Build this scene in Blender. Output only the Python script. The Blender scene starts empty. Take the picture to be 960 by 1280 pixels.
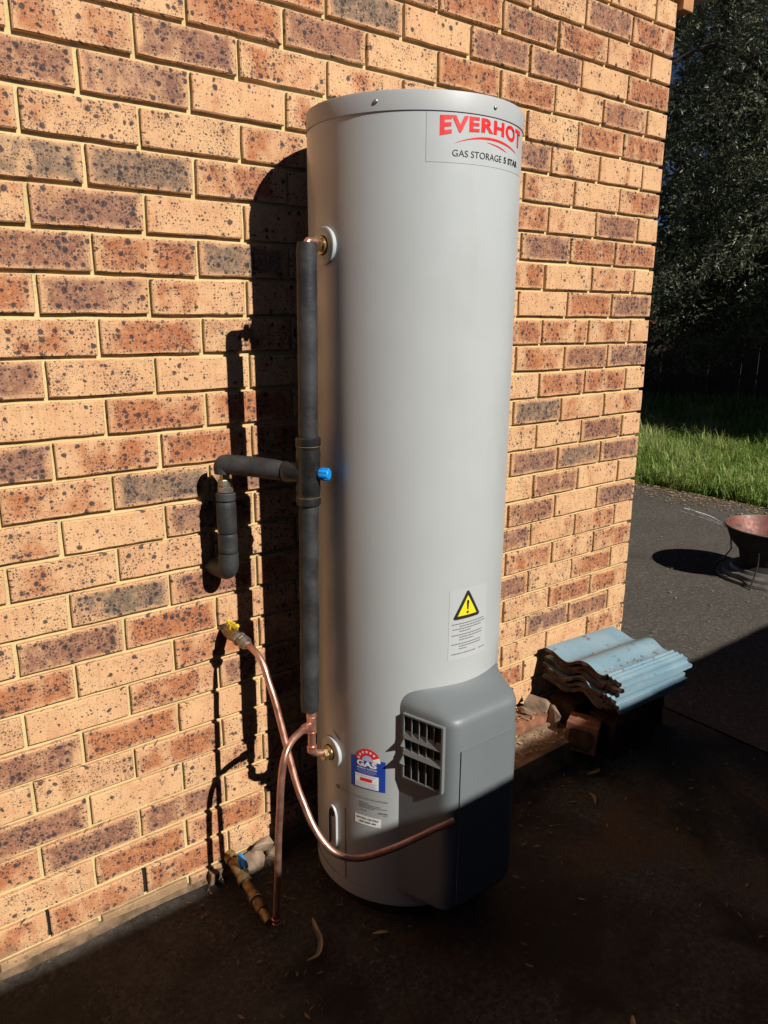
import bpy, bmesh, math, random
from mathutils import Vector, Matrix, noise as mnoise
random.seed(7)
R = math.radians
SC = bpy.context.scene
COL = SC.collection

# ------------------------------------------------------------------ camera
CAM_POS = Vector((-2.59465, -1.723545, 1.52466))
cd = bpy.data.cameras.new('camera'); camera = bpy.data.objects.new('camera', cd); COL.objects.link(camera)
cd.sensor_fit = 'HORIZONTAL'; cd.sensor_width = 36.0; cd.lens = 36.0*958.545/960.0
cd.clip_start = 0.05; cd.clip_end = 500.0
cx, cy, cz = Vector((0.789487, -0.613732, 0.006556)), Vector((0.595699, 0.763629, -0.249026)), Vector((0.147829, 0.200508, 0.968475))
camera.matrix_world = Matrix(((cx.x, cz.x, -cy.x, CAM_POS.x), (cx.y, cz.y, -cy.y, CAM_POS.y), (cx.z, cz.z, -cy.z, CAM_POS.z), (0, 0, 0, 1)))
SC.camera = camera
SC.render.resolution_x, SC.render.resolution_y = 768, 1024

# ------------------------------------------------------------------ sky, sun, exposure
SUN_TO = Vector((0.15, -1.0, 0.74)).normalized()          # towards the sun
el = math.asin(SUN_TO.z)
W = bpy.data.worlds.new('World'); SC.world = W; W.use_nodes = True
wn = W.node_tree.nodes; wl = W.node_tree.links
sky = wn.new('ShaderNodeTexSky'); sky.sky_type = 'NISHITA'; sky.sun_disc = False
sky.sun_elevation = el; sky.sun_rotation = math.atan2(SUN_TO.x, SUN_TO.y)
sky.air_density = 0.22; sky.dust_density = 0.2; sky.ozone_density = 1.0
wl.new(sky.outputs[0], wn['Background'].inputs[0]); wn['Background'].inputs[1].default_value = 0.05
sl = bpy.data.lights.new('sun', 'SUN'); sl.energy = 5.0; sl.angle = R(0.53); sl.color = (1.0, 0.96, 0.89)
sun = bpy.data.objects.new('sun', sl); COL.objects.link(sun)
sun.rotation_euler = (-SUN_TO).to_track_quat('-Z', 'Y').to_euler(); sun.location = (0, -3, 6)
vs = SC.view_settings; vs.view_transform = 'Standard'; vs.look = 'None'; vs.gamma = 1.0; vs.exposure = 0.14
vs.use_curve_mapping = False
SC.render.engine = 'CYCLES'; SC.cycles.max_bounces = 6; SC.cycles.diffuse_bounces = 1

# ------------------------------------------------------------------ node helpers
class NT:
    def __init__(s, name):
        s.m = bpy.data.materials.new(name); s.m.use_nodes = True
        s.n = s.m.node_tree.nodes; s.l = s.m.node_tree.links; s.b = s.n['Principled BSDF']
    def new(s, t, **kw):
        n = s.n.new('ShaderNode'+t)
        for k, v in kw.items(): setattr(n, k, v)
        return n
    def put(s, sock, v):
        if hasattr(v, 'is_output') or hasattr(v, 'links'): s.l.new(v, sock)
        else: sock.default_value = v
    def math(s, op, a, b=0.0, c=None, clamp=False):
        n = s.new('Math', operation=op, use_clamp=clamp); s.put(n.inputs[0], a); s.put(n.inputs[1], b)
        if c is not None: s.put(n.inputs[2], c)
        return n.outputs[0]
    def vmath(s, op, a, b=(0, 0, 0), sc=None):
        n = s.new('VectorMath', operation=op); s.put(n.inputs[0], a)
        if op == 'SCALE': s.put(n.inputs[3], sc)
        else: s.put(n.inputs[1], b)
        return n.outputs[0]
    def mix(s, f, a, b, mode='MIX'):
        n = s.new('Mix', data_type='RGBA', blend_type=mode); s.put(n.inputs[0], f)
        s.put(n.inputs[6], a if hasattr(a, 'links') else (*a, 1)); s.put(n.inputs[7], b if hasattr(b, 'links') else (*b, 1))
        return n.outputs[2]
    def noise(s, v, scale, detail=3.0, rough=0.55, dist=0.0):
        n = s.new('TexNoise'); s.put(n.inputs['Vector'], v); n.inputs['Scale'].default_value = scale
        n.inputs['Detail'].default_value = detail; n.inputs['Roughness'].default_value = rough; n.inputs['Distortion'].default_value = dist
        return n.outputs
    def voro(s, v, scale):
        n = s.new('TexVoronoi'); s.put(n.inputs['Vector'], v); n.inputs['Scale'].default_value = scale
        return n.outputs
    def step(s, v, a, b, to0=0.0, to1=1.0):
        n = s.new('MapRange', interpolation_type='SMOOTHSTEP'); s.put(n.inputs[0], v)
        s.put(n.inputs[1], a); s.put(n.inputs[2], b); s.put(n.inputs[3], to0); s.put(n.inputs[4], to1)
        return n.outputs[0]
    def ramp(s, f, stops):
        n = s.new('ValToRGB'); s.put(n.inputs[0], f); e = n.color_ramp.elements
        while len(e) < len(stops): e.new(0.5)
        for q, (p, c) in zip(e, stops): q.position = p; q.color = (*c, 1)
        return n.outputs[0]
    def bump(s, h, strength, dist):
        n = s.new('Bump'); n.inputs['Strength'].default_value = strength; n.inputs['Distance'].default_value = dist
        s.put(n.inputs['Height'], h); s.l.new(n.outputs[0], s.b.inputs['Normal'])
    def out(s, col=None, rough=None, metal=None, spec=None):
        if col is not None: s.put(s.b.inputs['Base Color'], col if hasattr(col, 'links') else (*col, 1))
        if rough is not None: s.put(s.b.inputs['Roughness'], rough)
        if metal is not None: s.b.inputs['Metallic'].default_value = metal
        if spec is not None: s.b.inputs['Specular IOR Level'].default_value = spec
        return s.m
    def obj(s): return s.new('TexCoord').outputs['Object']
    def pos(s): return s.new('NewGeometry').outputs['Position']

def simple(name, col, rough=0.6, metal=0.0, var=0.15, scale=40.0, bump=0.0, bscale=200.0, spec=0.5):
    t = NT(name); p = t.pos()
    f = t.noise(p, scale, 4)[0]
    dark = tuple(c*(1-var) for c in col); light = tuple(min(1, c*(1+var)) for c in col)
    c = t.mix(t.step(f, 0.3, 0.7), dark, light)
    r = t.step(t.noise(p, scale*2.3, 3)[0], 0.2, 0.8, max(0.05, rough-0.1), min(1, rough+0.1))
    t.out(c, r, metal, spec)
    if bump: t.bump(t.noise(p, bscale, 4)[0], 0.6, bump)
    return t.m

# ------------------------------------------------------------------ materials
def brick_material(name, joined):
    t = NT(name)
    if joined:
        a = t.new('Attribute', attribute_name='brick_place'); loc = a.outputs['Vector']
        c = t.new('Attribute', attribute_name='brick_look'); colr = c.outputs['Color']; alpha = c.outputs['Alpha']
    else:
        loc = t.obj(); oi = t.new('ObjectInfo'); colr = oi.outputs['Color']; alpha = oi.outputs['Alpha']
    sp = t.new('SeparateColor'); t.put(sp.inputs[0], colr); strength, hue, dens = sp.outputs
    cb = t.new('CombineXYZ'); t.put(cb.inputs[0], t.math('MULTIPLY', alpha, 37.3)); t.put(cb.inputs[1], t.math('MULTIPLY', alpha, 91.7)); t.put(cb.inputs[2], t.math('MULTIPLY', alpha, 53.1))
    co = t.vmath('ADD', loc, cb.outputs[0])
    # edge distance on the face
    sx = t.new('SeparateXYZ'); t.put(sx.inputs[0], loc)
    wob = t.math('MULTIPLY', t.math('SUBTRACT', t.noise(co, 26, 2)[0], 0.5), 0.03)
    ex = t.math('SUBTRACT', 0.115, t.math('ABSOLUTE', sx.outputs[0])); ez = t.math('SUBTRACT', 0.038, t.math('ABSOLUTE', sx.outputs[2]))
    edge = t.step(t.math('ADD', t.math('MINIMUM', ex, t.math('MULTIPLY', ez, 1.7)), wob), 0.0, 0.024)
    # blotch
    n1 = t.noise(t.vmath('MULTIPLY', co, (1.0, 1.0, 0.55)), 13, 2.5, 0.5)[0]
    th = t.math('SUBTRACT', 0.73, t.math('MULTIPLY', strength, 0.44))
    bl = t.math('MULTIPLY', t.step(t.math('ADD', n1, t.math('MULTIPLY', t.math('SUBTRACT', t.noise(co, 60, 4, 0.7)[0], 0.5), 0.22)), t.math('SUBTRACT', th, 0.10), t.math('ADD', th, 0.14)), edge)
    tone = t.noise(co, 6, 2)[0]
    pale = t.mix(t.step(tone, 0.3, 0.7), (0.78, 0.485, 0.255), (0.72, 0.410, 0.215))
    pale = t.mix(t.math('MULTIPLY', strength, 0.28), pale, (0.58, 0.270, 0.145))
    bc = t.ramp(hue, [(0.0, (0.48, 0.155, 0.058)), (0.35, (0.39, 0.130, 0.060)), (0.65, (0.25, 0.118, 0.085)), (1.0, (0.185, 0.142, 0.100))])
    bc = t.mix(t.step(t.noise(co, 45, 3)[0], 0.35, 0.7), bc, pale) if False else bc
    pale = t.mix(t.step(t.noise(co, 20, 4, 0.6)[0], 0.45, 0.72, 0.0, 0.45), pale, (0.58, 0.255, 0.120))
    base = t.mix(t.math('MULTIPLY', bl, t.step(t.noise(co, 75, 4, 0.7)[0], 0.25, 0.65, 0.45, 0.98)), pale, bc)
    # faint wire-cut drag lines
    drag = t.noise(t.vmath('MULTIPLY', co, (260, 260, 9)), 1.0, 2)[0]
    base = t.mix(t.step(drag, 0.52, 0.72, 0.0, 0.22), base, (0.30, 0.15, 0.07))
    grain = t.noise(co, 420, 2)[0]
    base = t.mix(1.0, base, t.ramp(grain, [(0.25, (0.84, 0.83, 0.82)), (0.75, (1.0, 1.0, 1.0))]), 'MULTIPLY')
    # iron specks: coarse, middling, then fine; laid on the face plane
    wd3 = t.vmath('ADD', co, t.vmath('SCALE', t.noise(co, 170, 2)[1], sc=0.0045))
    ws = t.new('SeparateXYZ'); t.put(ws.inputs[0], wd3); wc = t.new('CombineXYZ'); t.put(wc.inputs[0], t.math('ADD', ws.outputs[0], ws.outputs[1])); t.put(wc.inputs[1], ws.outputs[2])
    patch = t.step(t.noise(co, 24, 2)[0], 0.35, 0.65, 0.35, 1.35)
    def specks(scale, rmin, rmax, k, kb, power):
        n = t.new('TexVoronoi', voronoi_dimensions='2D'); t.put(n.inputs['Vector'], wc.outputs[0]); n.inputs['Scale'].default_value = scale; v = n.outputs
        rc = t.new('SeparateColor'); t.put(rc.inputs[0], v['Color'])
        rad = t.math('ADD', t.math('MULTIPLY', t.math('POWER', rc.outputs[0], power), rmax-rmin), rmin)
        den = t.math('MULTIPLY', t.math('ADD', t.math('MULTIPLY', dens, k), t.math('MULTIPLY', bl, kb)), patch)
        gate = t.math('LESS_THAN', rc.outputs[1], den)
        return t.math('MULTIPLY', t.step(v['Distance'], t.math('MULTIPLY', rad, 0.65), t.math('ADD', t.math('MULTIPLY', rad, 1.08), 0.02), 1.0, 0.0), gate)
    s1 = specks(66, 0.12, 0.52, 0.26, 0.46, 1.5); s2 = specks(140, 0.14, 0.44, 0.58, 0.34, 1.3); s3 = specks(300, 0.18, 0.44, 0.75, 0.30, 1.1)
    sk = t.math('MAXIMUM', t.math('MAXIMUM', t.math('MULTIPLY', s1, 0.90), t.math('MULTIPLY', s2, 0.86)), t.math('MULTIPLY', s3, 0.72))
    base = t.mix(sk, base, t.mix(t.step(t.noise(co, 260, 1)[0], 0.40, 0.62), (0.022, 0.017, 0.018), (0.060, 0.054, 0.064)))
    # earth splashed up the lowest courses
    wp = t.pos(); wz = t.new('SeparateXYZ'); t.put(wz.inputs[0], wp)
    dirt = t.step(t.math('ADD', wz.outputs[2], t.math('MULTIPLY', t.math('SUBTRACT', t.noise(wp, 12, 5, 0.65)[0], 0.5), 0.16)), 0.015, 0.075, 0.85, 0.0)
    base = t.mix(dirt, base, t.mix(t.noise(wp, 40, 4)[0], (0.20, 0.125, 0.07), (0.34, 0.235, 0.135)))
    # dusty lowest courses
    t.out(base, 0.86, spec=0.25)
    t.bump(t.math('ADD', t.math('MULTIPLY', grain, 0.5), t.math('MULTIPLY', drag, 0.5)), 0.85, 0.0018)
    return t.m

M = {}
M['brick'] = brick_material('brick_face', False)
M['brick_joined'] = brick_material('brick_face_joined', True)
def mortar_mat():
    t = NT('mortar'); p = t.pos()
    c = t.mix(t.step(t.noise(p, 5, 4)[0], 0.35, 0.65), (0.60, 0.455, 0.215), (0.70, 0.54, 0.27))
    c = t.mix(t.step(t.noise(p, 650, 2)[0], 0.62, 0.75, 0, 0.5), c, (0.25, 0.16, 0.07))
    t.out(c, 0.95, spec=0.1); t.bump(t.math('ADD', t.noise(p, 160, 4)[0], t.math('MULTIPLY', t.noise(p, 35, 3)[0], 2.0)), 0.7, 0.002); return t.m
M['mortar'] = mortar_mat()
def paint(name, col, rough, var=0.03, coat=0.0, dirt=0.0):
    t = NT(name); p = t.pos()
    c = t.mix(t.step(t.noise(p, 3, 3)[0], 0.3, 0.7), tuple(x*(1-var) for x in col), tuple(x*(1+var) for x in col))
    if dirt:
        z = t.new('SeparateXYZ'); t.put(z.inputs[0], p)
        spl = t.voro(p, 95); rc = t.new('SeparateColor'); t.put(rc.inputs[0], spl['Color'])
        d = t.math('MULTIPLY', t.step(spl['Distance'], 0.10, 0.16, 1, 0), t.math('LESS_THAN', rc.outputs[0], t.step(z.outputs[2], 0.05, 0.55, dirt, 0.0)))
        c = t.mix(d, c, (0.42, 0.34, 0.26))
        c = t.mix(t.step(t.noise(t.vmath('MULTIPLY', p, (1, 1, 0.25)), 9, 4)[0], 0.55, 0.8, 0, 0.10), c, (0.30, 0.24, 0.17))
    r = t.step(t.noise(p, 12, 4)[0], 0.3, 0.7, rough-0.04, rough+0.05)
    t.out(c, r, 0.0); t.b.inputs['Coat Weight'].default_value = coat
    t.bump(t.noise(p, 14, 2)[0], 0.15, 0.0015)
    return t.m
M['tank'] = paint('tank_paint', (0.475, 0.497, 0.495), 0.32, dirt=0.5)
M['lid'] = paint('lid_paint', (0.40, 0.41, 0.41), 0.46)
M['cover'] = paint('cover_plastic', (0.155, 0.172, 0.18), 0.42)
M['grille'] = paint('grille_plastic', (0.165, 0.175, 0.175), 0.5)
M['black'] = simple('opening_shade', (0.006, 0.006, 0.006), 0.8)  # black colour stands in for the shade inside openings
M['decal'] = paint('decal_film', (0.466, 0.487, 0.483), 0.33)
M['red_ink'] = simple('red_print', (0.75, 0.022, 0.022), 0.4, var=0.02)
M['black_ink'] = simple('black_print', (0.02, 0.02, 0.022), 0.5, var=0.05)
M['grey_ink'] = simple('grey_print', (0.16, 0.155, 0.15), 0.5, var=0.05)
M['blue_ink'] = simple('blue_print', (0.016, 0.055, 0.36), 0.4, var=0.03)
M['white_ink'] = simple('white_print', (0.78, 0.78, 0.76), 0.4, var=0.02)
M['lilac_ink'] = simple('lilac_print', (0.42, 0.45, 0.70), 0.4, var=0.02)
M['yellow_ink'] = simple('yellow_print', (0.85, 0.68, 0.02), 0.4, var=0.02)
M['foam'] = simple('pipe_foam', (0.030, 0.031, 0.032), 0.6, var=0.45, scale=16, bump=0.0022, bscale=70)
M['black_plastic'] = simple('valve_plastic', (0.016, 0.016, 0.016), 0.33, var=0.2)
M['blue_plastic'] = simple('blue_plastic', (0.012, 0.27, 0.72), 0.35, var=0.08)
M['yellow_plastic'] = simple('yellow_plastic', (0.78, 0.56, 0.02), 0.4, var=0.1)
def copper_mat():
    t = NT('copper'); p = t.pos()
    c = t.mix(t.step(t.noise(p, 22, 4)[0], 0.35, 0.7), (0.75, 0.41, 0.30), (0.55, 0.27, 0.19))
    c = t.mix(t.step(t.noise(p, 90, 3)[0], 0.58, 0.75, 0, 0.6), c, (0.20, 0.11, 0.08))
    t.out(c, t.step(t.noise(p, 40, 3)[0], 0.3, 0.7, 0.28, 0.5), 0.85); return t.m
M['copper'] = copper_mat()
def brass_mat(name, a, b, rough, metal):
    t = NT(name); p = t.pos()
    c = t.mix(t.step(t.noise(p, 60, 4)[0], 0.35, 0.7), a, b)
    t.out(c, t.step(t.noise(p, 90, 3)[0], 0.3, 0.7, rough-0.1, rough+0.12), metal); return t.m
M['brass'] = brass_mat('brass', (0.62, 0.47, 0.22), (0.42, 0.30, 0.13), 0.33, 0.9)
M['old_brass'] = brass_mat('weathered_brass', (0.40, 0.27, 0.11), (0.16, 0.10, 0.05), 0.5, 0.7)
M['nickel'] = brass_mat('dull_nickel', (0.42, 0.38, 0.31), (0.26, 0.24, 0.20), 0.42, 0.85)
M['steel'] = brass_mat('galvanised_steel', (0.48, 0.48, 0.47), (0.30, 0.30, 0.29), 0.4, 0.8)

def concrete_mat(name, k, mudk):
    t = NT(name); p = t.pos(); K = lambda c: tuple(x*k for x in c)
    c = t.mix(t.step(t.noise(p, 1.7, 6, 0.6)[0], 0.35, 0.68), K((0.058, 0.051, 0.044)), K((0.108, 0.098, 0.084)))
    c = t.mix(t.step(t.noise(p, 14, 5, 0.6)[0], 0.42, 0.72, 0, 0.65), c, K((0.050, 0.038, 0.029)))
    c = t.mix(t.step(t.noise(p, 70, 5, 0.7)[0], 0.40, 0.62, 0, 0.45), c, K((0.165, 0.148, 0.125)))
    c = t.mix(t.step(t.noise(p, 33, 6, 0.78)[0], 0.36, 0.64, 0, 0.6), K((0.062, 0.054, 0.045)), c) if not mudk else c
    c = t.mix(t.step(t.noise(p, 48, 5, 0.75)[0], 0.52, 0.68, 0, 0.6), c, K((0.20, 0.18, 0.15)))
    def grit(scale, share, r, amt, a, b):
        v = t.voro(p, scale); rc = t.new('SeparateColor'); t.put(rc.inputs[0], v['Color'])
        g = t.math('MULTIPLY', t.step(v['Distance'], r, r+.12, 1, 0), t.math('LESS_THAN', rc.outputs[0], share))
        return t.math('MULTIPLY', g, amt), t.mix(rc.outputs[1], K(a), K(b))
    for args in ((210, 0.5, 0.22, 0.8, (0.035, 0.03, 0.027), (0.20, 0.18, 0.155)), (95, 0.34, 0.16, 0.85, (0.035, 0.03, 0.026), (0.27, 0.24, 0.20)), (48, 0.16, 0.12, 0.8, (0.035, 0.03, 0.026), (0.27, 0.24, 0.20))):
        f, g = grit(*args); c = t.mix(f, c, g)
    if mudk:       # rust brown mud spread around the heater and the rubble
        sub = t.vmath('SUBTRACT', p, (-0.85, -0.62, 0.0))
        ln = t.new('VectorMath', operation='LENGTH'); t.put(ln.inputs[0], t.vmath('MULTIPLY', sub, (0.8, 1.0, 0.0)))
        mud = t.math('MULTIPLY', t.step(ln.outputs['Value'], 0.30, 1.1, 1, 0), t.step(t.noise(p, 4.2, 5, 0.65, 0.6)[0], 0.44, 0.64))
        c = t.mix(t.math('MULTIPLY', mud, mudk), c, (0.105, 0.066, 0.038))
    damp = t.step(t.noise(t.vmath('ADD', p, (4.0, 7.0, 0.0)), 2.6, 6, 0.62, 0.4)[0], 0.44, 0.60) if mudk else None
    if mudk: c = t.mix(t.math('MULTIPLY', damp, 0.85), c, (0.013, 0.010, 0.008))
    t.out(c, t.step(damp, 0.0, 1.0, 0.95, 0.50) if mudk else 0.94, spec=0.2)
    t.bump(t.math('ADD', t.noise(p, 260, 4, 0.7)[0], t.math('MULTIPLY', t.noise(p, 11, 4)[0], 2.5)), 0.9, 0.004); return t.m
M['concrete'] = concrete_mat('grimy_shaded_concrete', 0.80, 0.8)  # grimy passage bay, its colour also lowered to deepen the shade
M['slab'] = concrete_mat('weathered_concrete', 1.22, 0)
def soil_mat():
    t = NT('soil'); p = t.pos()
    c = t.mix(t.step(t.noise(p, 6, 6, 0.65)[0], 0.35, 0.65), (0.045, 0.033, 0.022), (0.095, 0.072, 0.048))
    t.out(c, 0.97, spec=0.1); t.bump(t.noise(p, 60, 5, 0.7)[0], 0.9, 0.02); return t.m
M['soil'] = soil_mat()
M['wall_dirt'] = simple('wall_foot_dirt', (0.15, 0.10, 0.062), 0.97, var=0.45, scale=26, bump=0.004, bscale=120, spec=0.1)
M['grass'] = None
def leafmat(name, cols, trans=0.25, rough=0.5):
    t = NT(name); oi = t.new('Attribute', attribute_name='leaf_tone')
    c = t.ramp(oi.outputs['Fac'], [(i/(len(cols)-1), k) for i, k in enumerate(cols)])
    t.out(c, rough, spec=0.35)
    tr = t.new('BsdfTranslucent'); t.put(tr.inputs[0], c); mx = t.new('MixShader'); mx.inputs[0].default_value = trans
    t.l.new(t.b.outputs[0], mx.inputs[1]); t.l.new(tr.outputs[0], mx.inputs[2]); t.l.new(mx.outputs[0], t.n['Material Output'].inputs[0])
    return t.m
M['grass'] = leafmat('grass_blades', [(0.11, 0.18, 0.028), (0.23, 0.34, 0.062), (0.34, 0.42, 0.12), (0.50, 0.45, 0.22)], 0.42)
M['leaf'] = leafmat('bottlebrush_leaf', [(0.048, 0.060, 0.030), (0.110, 0.125, 0.070), (0.25, 0.26, 0.165)], 0.28, 0.42)
M['litter'] = leafmat('dry_litter', [(0.10, 0.055, 0.03), (0.27, 0.18, 0.10), (0.52, 0.40, 0.24)], 0.05, 0.8)
M['flower'] = simple('bottlebrush_flower', (0.20, 0.012, 0.015), 0.7)
M['bark'] = simple('bark', (0.05, 0.042, 0.034), 0.95, var=0.4, scale=9, bump=0.012, bscale=26, spec=0.1)
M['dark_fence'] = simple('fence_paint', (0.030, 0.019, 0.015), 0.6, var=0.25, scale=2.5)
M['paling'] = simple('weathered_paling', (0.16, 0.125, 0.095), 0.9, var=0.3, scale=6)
def tile_mat():
    t = NT('blue_tile_paint'); p = t.pos()
    c = t.mix(t.step(t.noise(p, 7, 5)[0], 0.3, 0.7), (0.165, 0.275, 0.345), (0.215, 0.325, 0.385))
    c = t.mix(t.step(t.noise(p, 45, 5, 0.7)[0], 0.54, 0.68, 0, 0.75), c, (0.31, 0.32, 0.31))
    c = t.mix(t.step(t.noise(t.vmath('ADD', p, (3, 1, 2)), 22, 5, 0.7)[0], 0.58, 0.70, 0, 0.8), c, (0.13, 0.085, 0.055))
    t.out(c, 0.5); t.bump(t.noise(p, 240, 3)[0], 0.4, 0.0008); return t.m
M['tile_blue'] = tile_mat()
M['tile_edge'] = simple('tile_raw_edge', (0.105, 0.058, 0.038), 0.95, var=0.45, scale=24, bump=0.004, bscale=60, spec=0.1)
M['terracotta'] = simple('terracotta', (0.24, 0.105, 0.06), 0.9, var=0.3, scale=25, bump=0.002, bscale=80, spec=0.15)
M['rubble'] = simple('dusty_rubble', (0.22, 0.145, 0.095), 0.95, var=0.4, scale=18, bump=0.006, bscale=45, spec=0.1)
M['pale_rubble'] = simple('pale_mortar_rubble', (0.25, 0.175, 0.125), 0.95, var=0.35, scale=20, bump=0.005, bscale=55, spec=0.1)
M['dark_brick'] = simple('shade_dark_brick', (0.065, 0.035, 0.024), 0.95, var=0.4, scale=20, bump=0.003, bscale=60, spec=0.1)  # brick colour darkened to stand for the shade under the tiles
M['rust'] = simple('rusty_red_steel', (0.155, 0.048, 0.032), 0.55, 0.15, var=0.35, scale=16, bump=0.001, bscale=120)
M['soot'] = simple('sooty_steel', (0.012, 0.010, 0.009), 0.75, var=0.4)
M['drum'] = simple('grey_drum_steel', (0.17, 0.155, 0.14), 0.5, 0.35, var=0.3, scale=12)
M['timber'] = simple('eave_timber', (0.42, 0.21, 0.085), 0.75, var=0.25, scale=14)
M['gutter'] = simple('gutter_paint', (0.30, 0.29, 0.28), 0.45, var=0.1)
M['weep'] = simple('weep_shade', (0.010, 0.008, 0.007), 1.0)  # near-black paint for the shade inside the weep joints

# ------------------------------------------------------------------ mesh helpers
class MB:
    def __init__(s): s.v = []; s.f = []; s.mi = []
    def add(s, vs, fs, mi=0):
        o = len(s.v); s.v += [tuple(q) for q in vs]; s.f += [tuple(i+o for i in f) for f in fs]; s.mi += [mi]*len(fs); return s
    def box(s, lo, hi, mi=0, mat=None):
        x0, y0, z0 = lo; x1, y1, z1 = hi
        vs = [Vector(q) for q in ((x0,y0,z0),(x1,y0,z0),(x1,y1,z0),(x0,y1,z0),(x0,y0,z1),(x1,y0,z1),(x1,y1,z1),(x0,y1,z1))]
        if mat: vs = [mat @ q for q in vs]
        return s.add(vs, [(3,2,1,0),(4,5,6,7),(0,1,5,4),(1,2,6,5),(2,3,7,6),(3,0,4,7)], mi)
    def lathe(s, prof, n=32, mat=None, cap=True, mi=0):
        vs = []
        for (r, z) in prof:
            for i in range(n):
                a = 2*math.pi*i/n; q = Vector((r*math.cos(a), r*math.sin(a), z)); vs.append(mat @ q if mat else q)
        fs = []
        for j in range(len(prof)-1):
            for i in range(n):
                k = (i+1) % n; fs.append((j*n+i, j*n+k, (j+1)*n+k, (j+1)*n+i))
        if cap: fs.append(tuple(range(n-1, -1, -1))); fs.append(tuple((len(prof)-1)*n+i for i in range(n)))
        return s.add(vs, fs, mi)
    def tube(s, pts, r, n=12, cap=True, mi=0):
        pts = [Vector(q) for q in pts]; rr = r if isinstance(r, (list, tuple)) else [r]*len(pts)
        T = []
        for i in range(len(pts)):
            a = pts[max(0, i-1)]; b = pts[min(len(pts)-1, i+1)]; T.append((b-a).normalized())
        u = T[0].orthogonal().normalized(); vs = []
        for i, p in enumerate(pts):
            u = (u - T[i]*u.dot(T[i])).normalized(); w = T[i].cross(u)
            for k in range(n):
                a = 2*math.pi*k/n; vs.append(p + rr[i]*(math.cos(a)*u + math.sin(a)*w))
        fs = []
        for j in range(len(pts)-1):
            for i in range(n):
                k = (i+1) % n; fs.append((j*n+i, j*n+k, (j+1)*n+k, (j+1)*n+i))
        if cap: fs.append(tuple(range(n-1, -1, -1))); fs.append(tuple((len(pts)-1)*n+i for i in range(n)))
        return s.add(vs, fs, mi)
    def build(s, name, mat, parent=None, smooth=None, bevel=0.0, kind=None):
        me = bpy.data.meshes.new(name); me.from_pydata(s.v, [], s.f)
        for m in (mat if isinstance(mat, list) else [mat]): me.materials.append(m)
        if any(s.mi): me.polygons.foreach_set('material_index', s.mi)
        me.validate()
        bm = bmesh.new(); bm.from_mesh(me)
        if bevel:
            bmesh.ops.remove_doubles(bm, verts=bm.verts, dist=1e-5)
            es = [e for e in bm.edges if len(e.link_faces) == 2 and e.calc_face_angle(0) > R(40)]
            bmesh.ops.bevel(bm, geom=es, offset=bevel, segments=2, affect='EDGES', profile=0.6)
        bmesh.ops.recalc_face_normals(bm, faces=bm.faces); bm.to_mesh(me); bm.free()
        if smooth is not None:
            me.polygons.foreach_set('use_smooth', [True]*len(me.polygons)); me.set_sharp_from_angle(angle=R(smooth))
        o = bpy.data.objects.new(name, me); COL.objects.link(o)
        if parent: o.parent = parent
        if kind: o['kind'] = kind
        return o
def thing(name, label, cat, loc=(0, 0, 0), group=None):
    o = bpy.data.objects.new(name, None); COL.objects.link(o); o.location = loc; o['label'] = label; o['category'] = cat
    o.empty_display_size = 0.05
    if group: o['group'] = group
    return o
def tag(o, label, cat, group=None):
    o['label'] = label; o['category'] = cat
    if group: o['group'] = group
    return o
def keep(o, parent):            # parent without moving (meshes are written in world coordinates)
    o.parent = parent; o.matrix_parent_inverse = Matrix.Translation(-parent.location); return o
def fillet(pts, rad, n=6):
    pts = [Vector(p) for p in pts]; out = [pts[0]]
    for i in range(1, len(pts)-1):
        a, b, c = pts[i-1], pts[i], pts[i+1]; d1 = (a-b); d2 = (c-b)
        q = min(rad, d1.length*0.48, d2.length*0.48); p1 = b+d1.normalized()*q; p2 = b+d2.normalized()*q
        for k in range(n+1):
            t = k/n; out.append((1-t)**2*p1 + 2*t*(1-t)*b + t*t*p2)
    out.append(pts[-1]); return out
def smooth_path(pts, n=8):
    P = [Vector(p) for p in pts]; P = [2*P[0]-P[1]] + P + [2*P[-1]-P[-2]]; out = []
    for i in range(1, len(P)-2):
        a, b, c, d = P[i-1:i+3]
        for k in range(n):
            t = k/n; out.append(0.5*((2*b)+(c-a)*t+(2*a-5*b+4*c-d)*t*t+(3*b-a-3*c+d)*t**3))
    out.append(P[-2]); return out
def frame(o, z, x=None):        # matrix with local z along z
    z = Vector(z).normalized(); x = Vector(x) if x else z.orthogonal(); x = (x - z*x.dot(z)).normalized(); y = z.cross(x)
    return Matrix(((x.x, y.x, z.x, o[0]), (x.y, y.y, z.y, o[1]), (x.z, y.z, z.z, o[2]), (0, 0, 0, 1)))

# ================================================================== SETTING: ground
def sheet(name, x0, x1, y0, y1, z, nx, ny, mat, amp=0.0, seed=0.0):
    b = MB(); vs = []; fs = []
    for j in range(ny+1):
        for i in range(nx+1):
            x = x0+(x1-x0)*i/nx; y = y0+(y1-y0)*j/ny
            h = amp*mnoise.fractal(Vector((x*1.3+seed, y*1.3, 0.3)), 1.0, 2.0, 4) if amp else 0
            vs.append((x, y, z+h))
    for j in range(ny):
        for i in range(nx):
            k = j*(nx+1)+i; fs.append((k, k+1, k+nx+2, k+nx+1))
    b.add(vs, fs); o = b.build(name, mat, smooth=60); o['kind'] = 'structure'; return o
sheet('ground', -150, 150, -150, 150, -0.045, 8, 8, M['soil'])
# poured concrete path in two bays with an open joint between them
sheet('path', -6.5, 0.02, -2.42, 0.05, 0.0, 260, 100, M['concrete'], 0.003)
sheet('path', 0.026, 3.62, -2.42, 6.0, 0.0, 150, 260, M['slab'], 0.003, 3.0)

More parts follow.
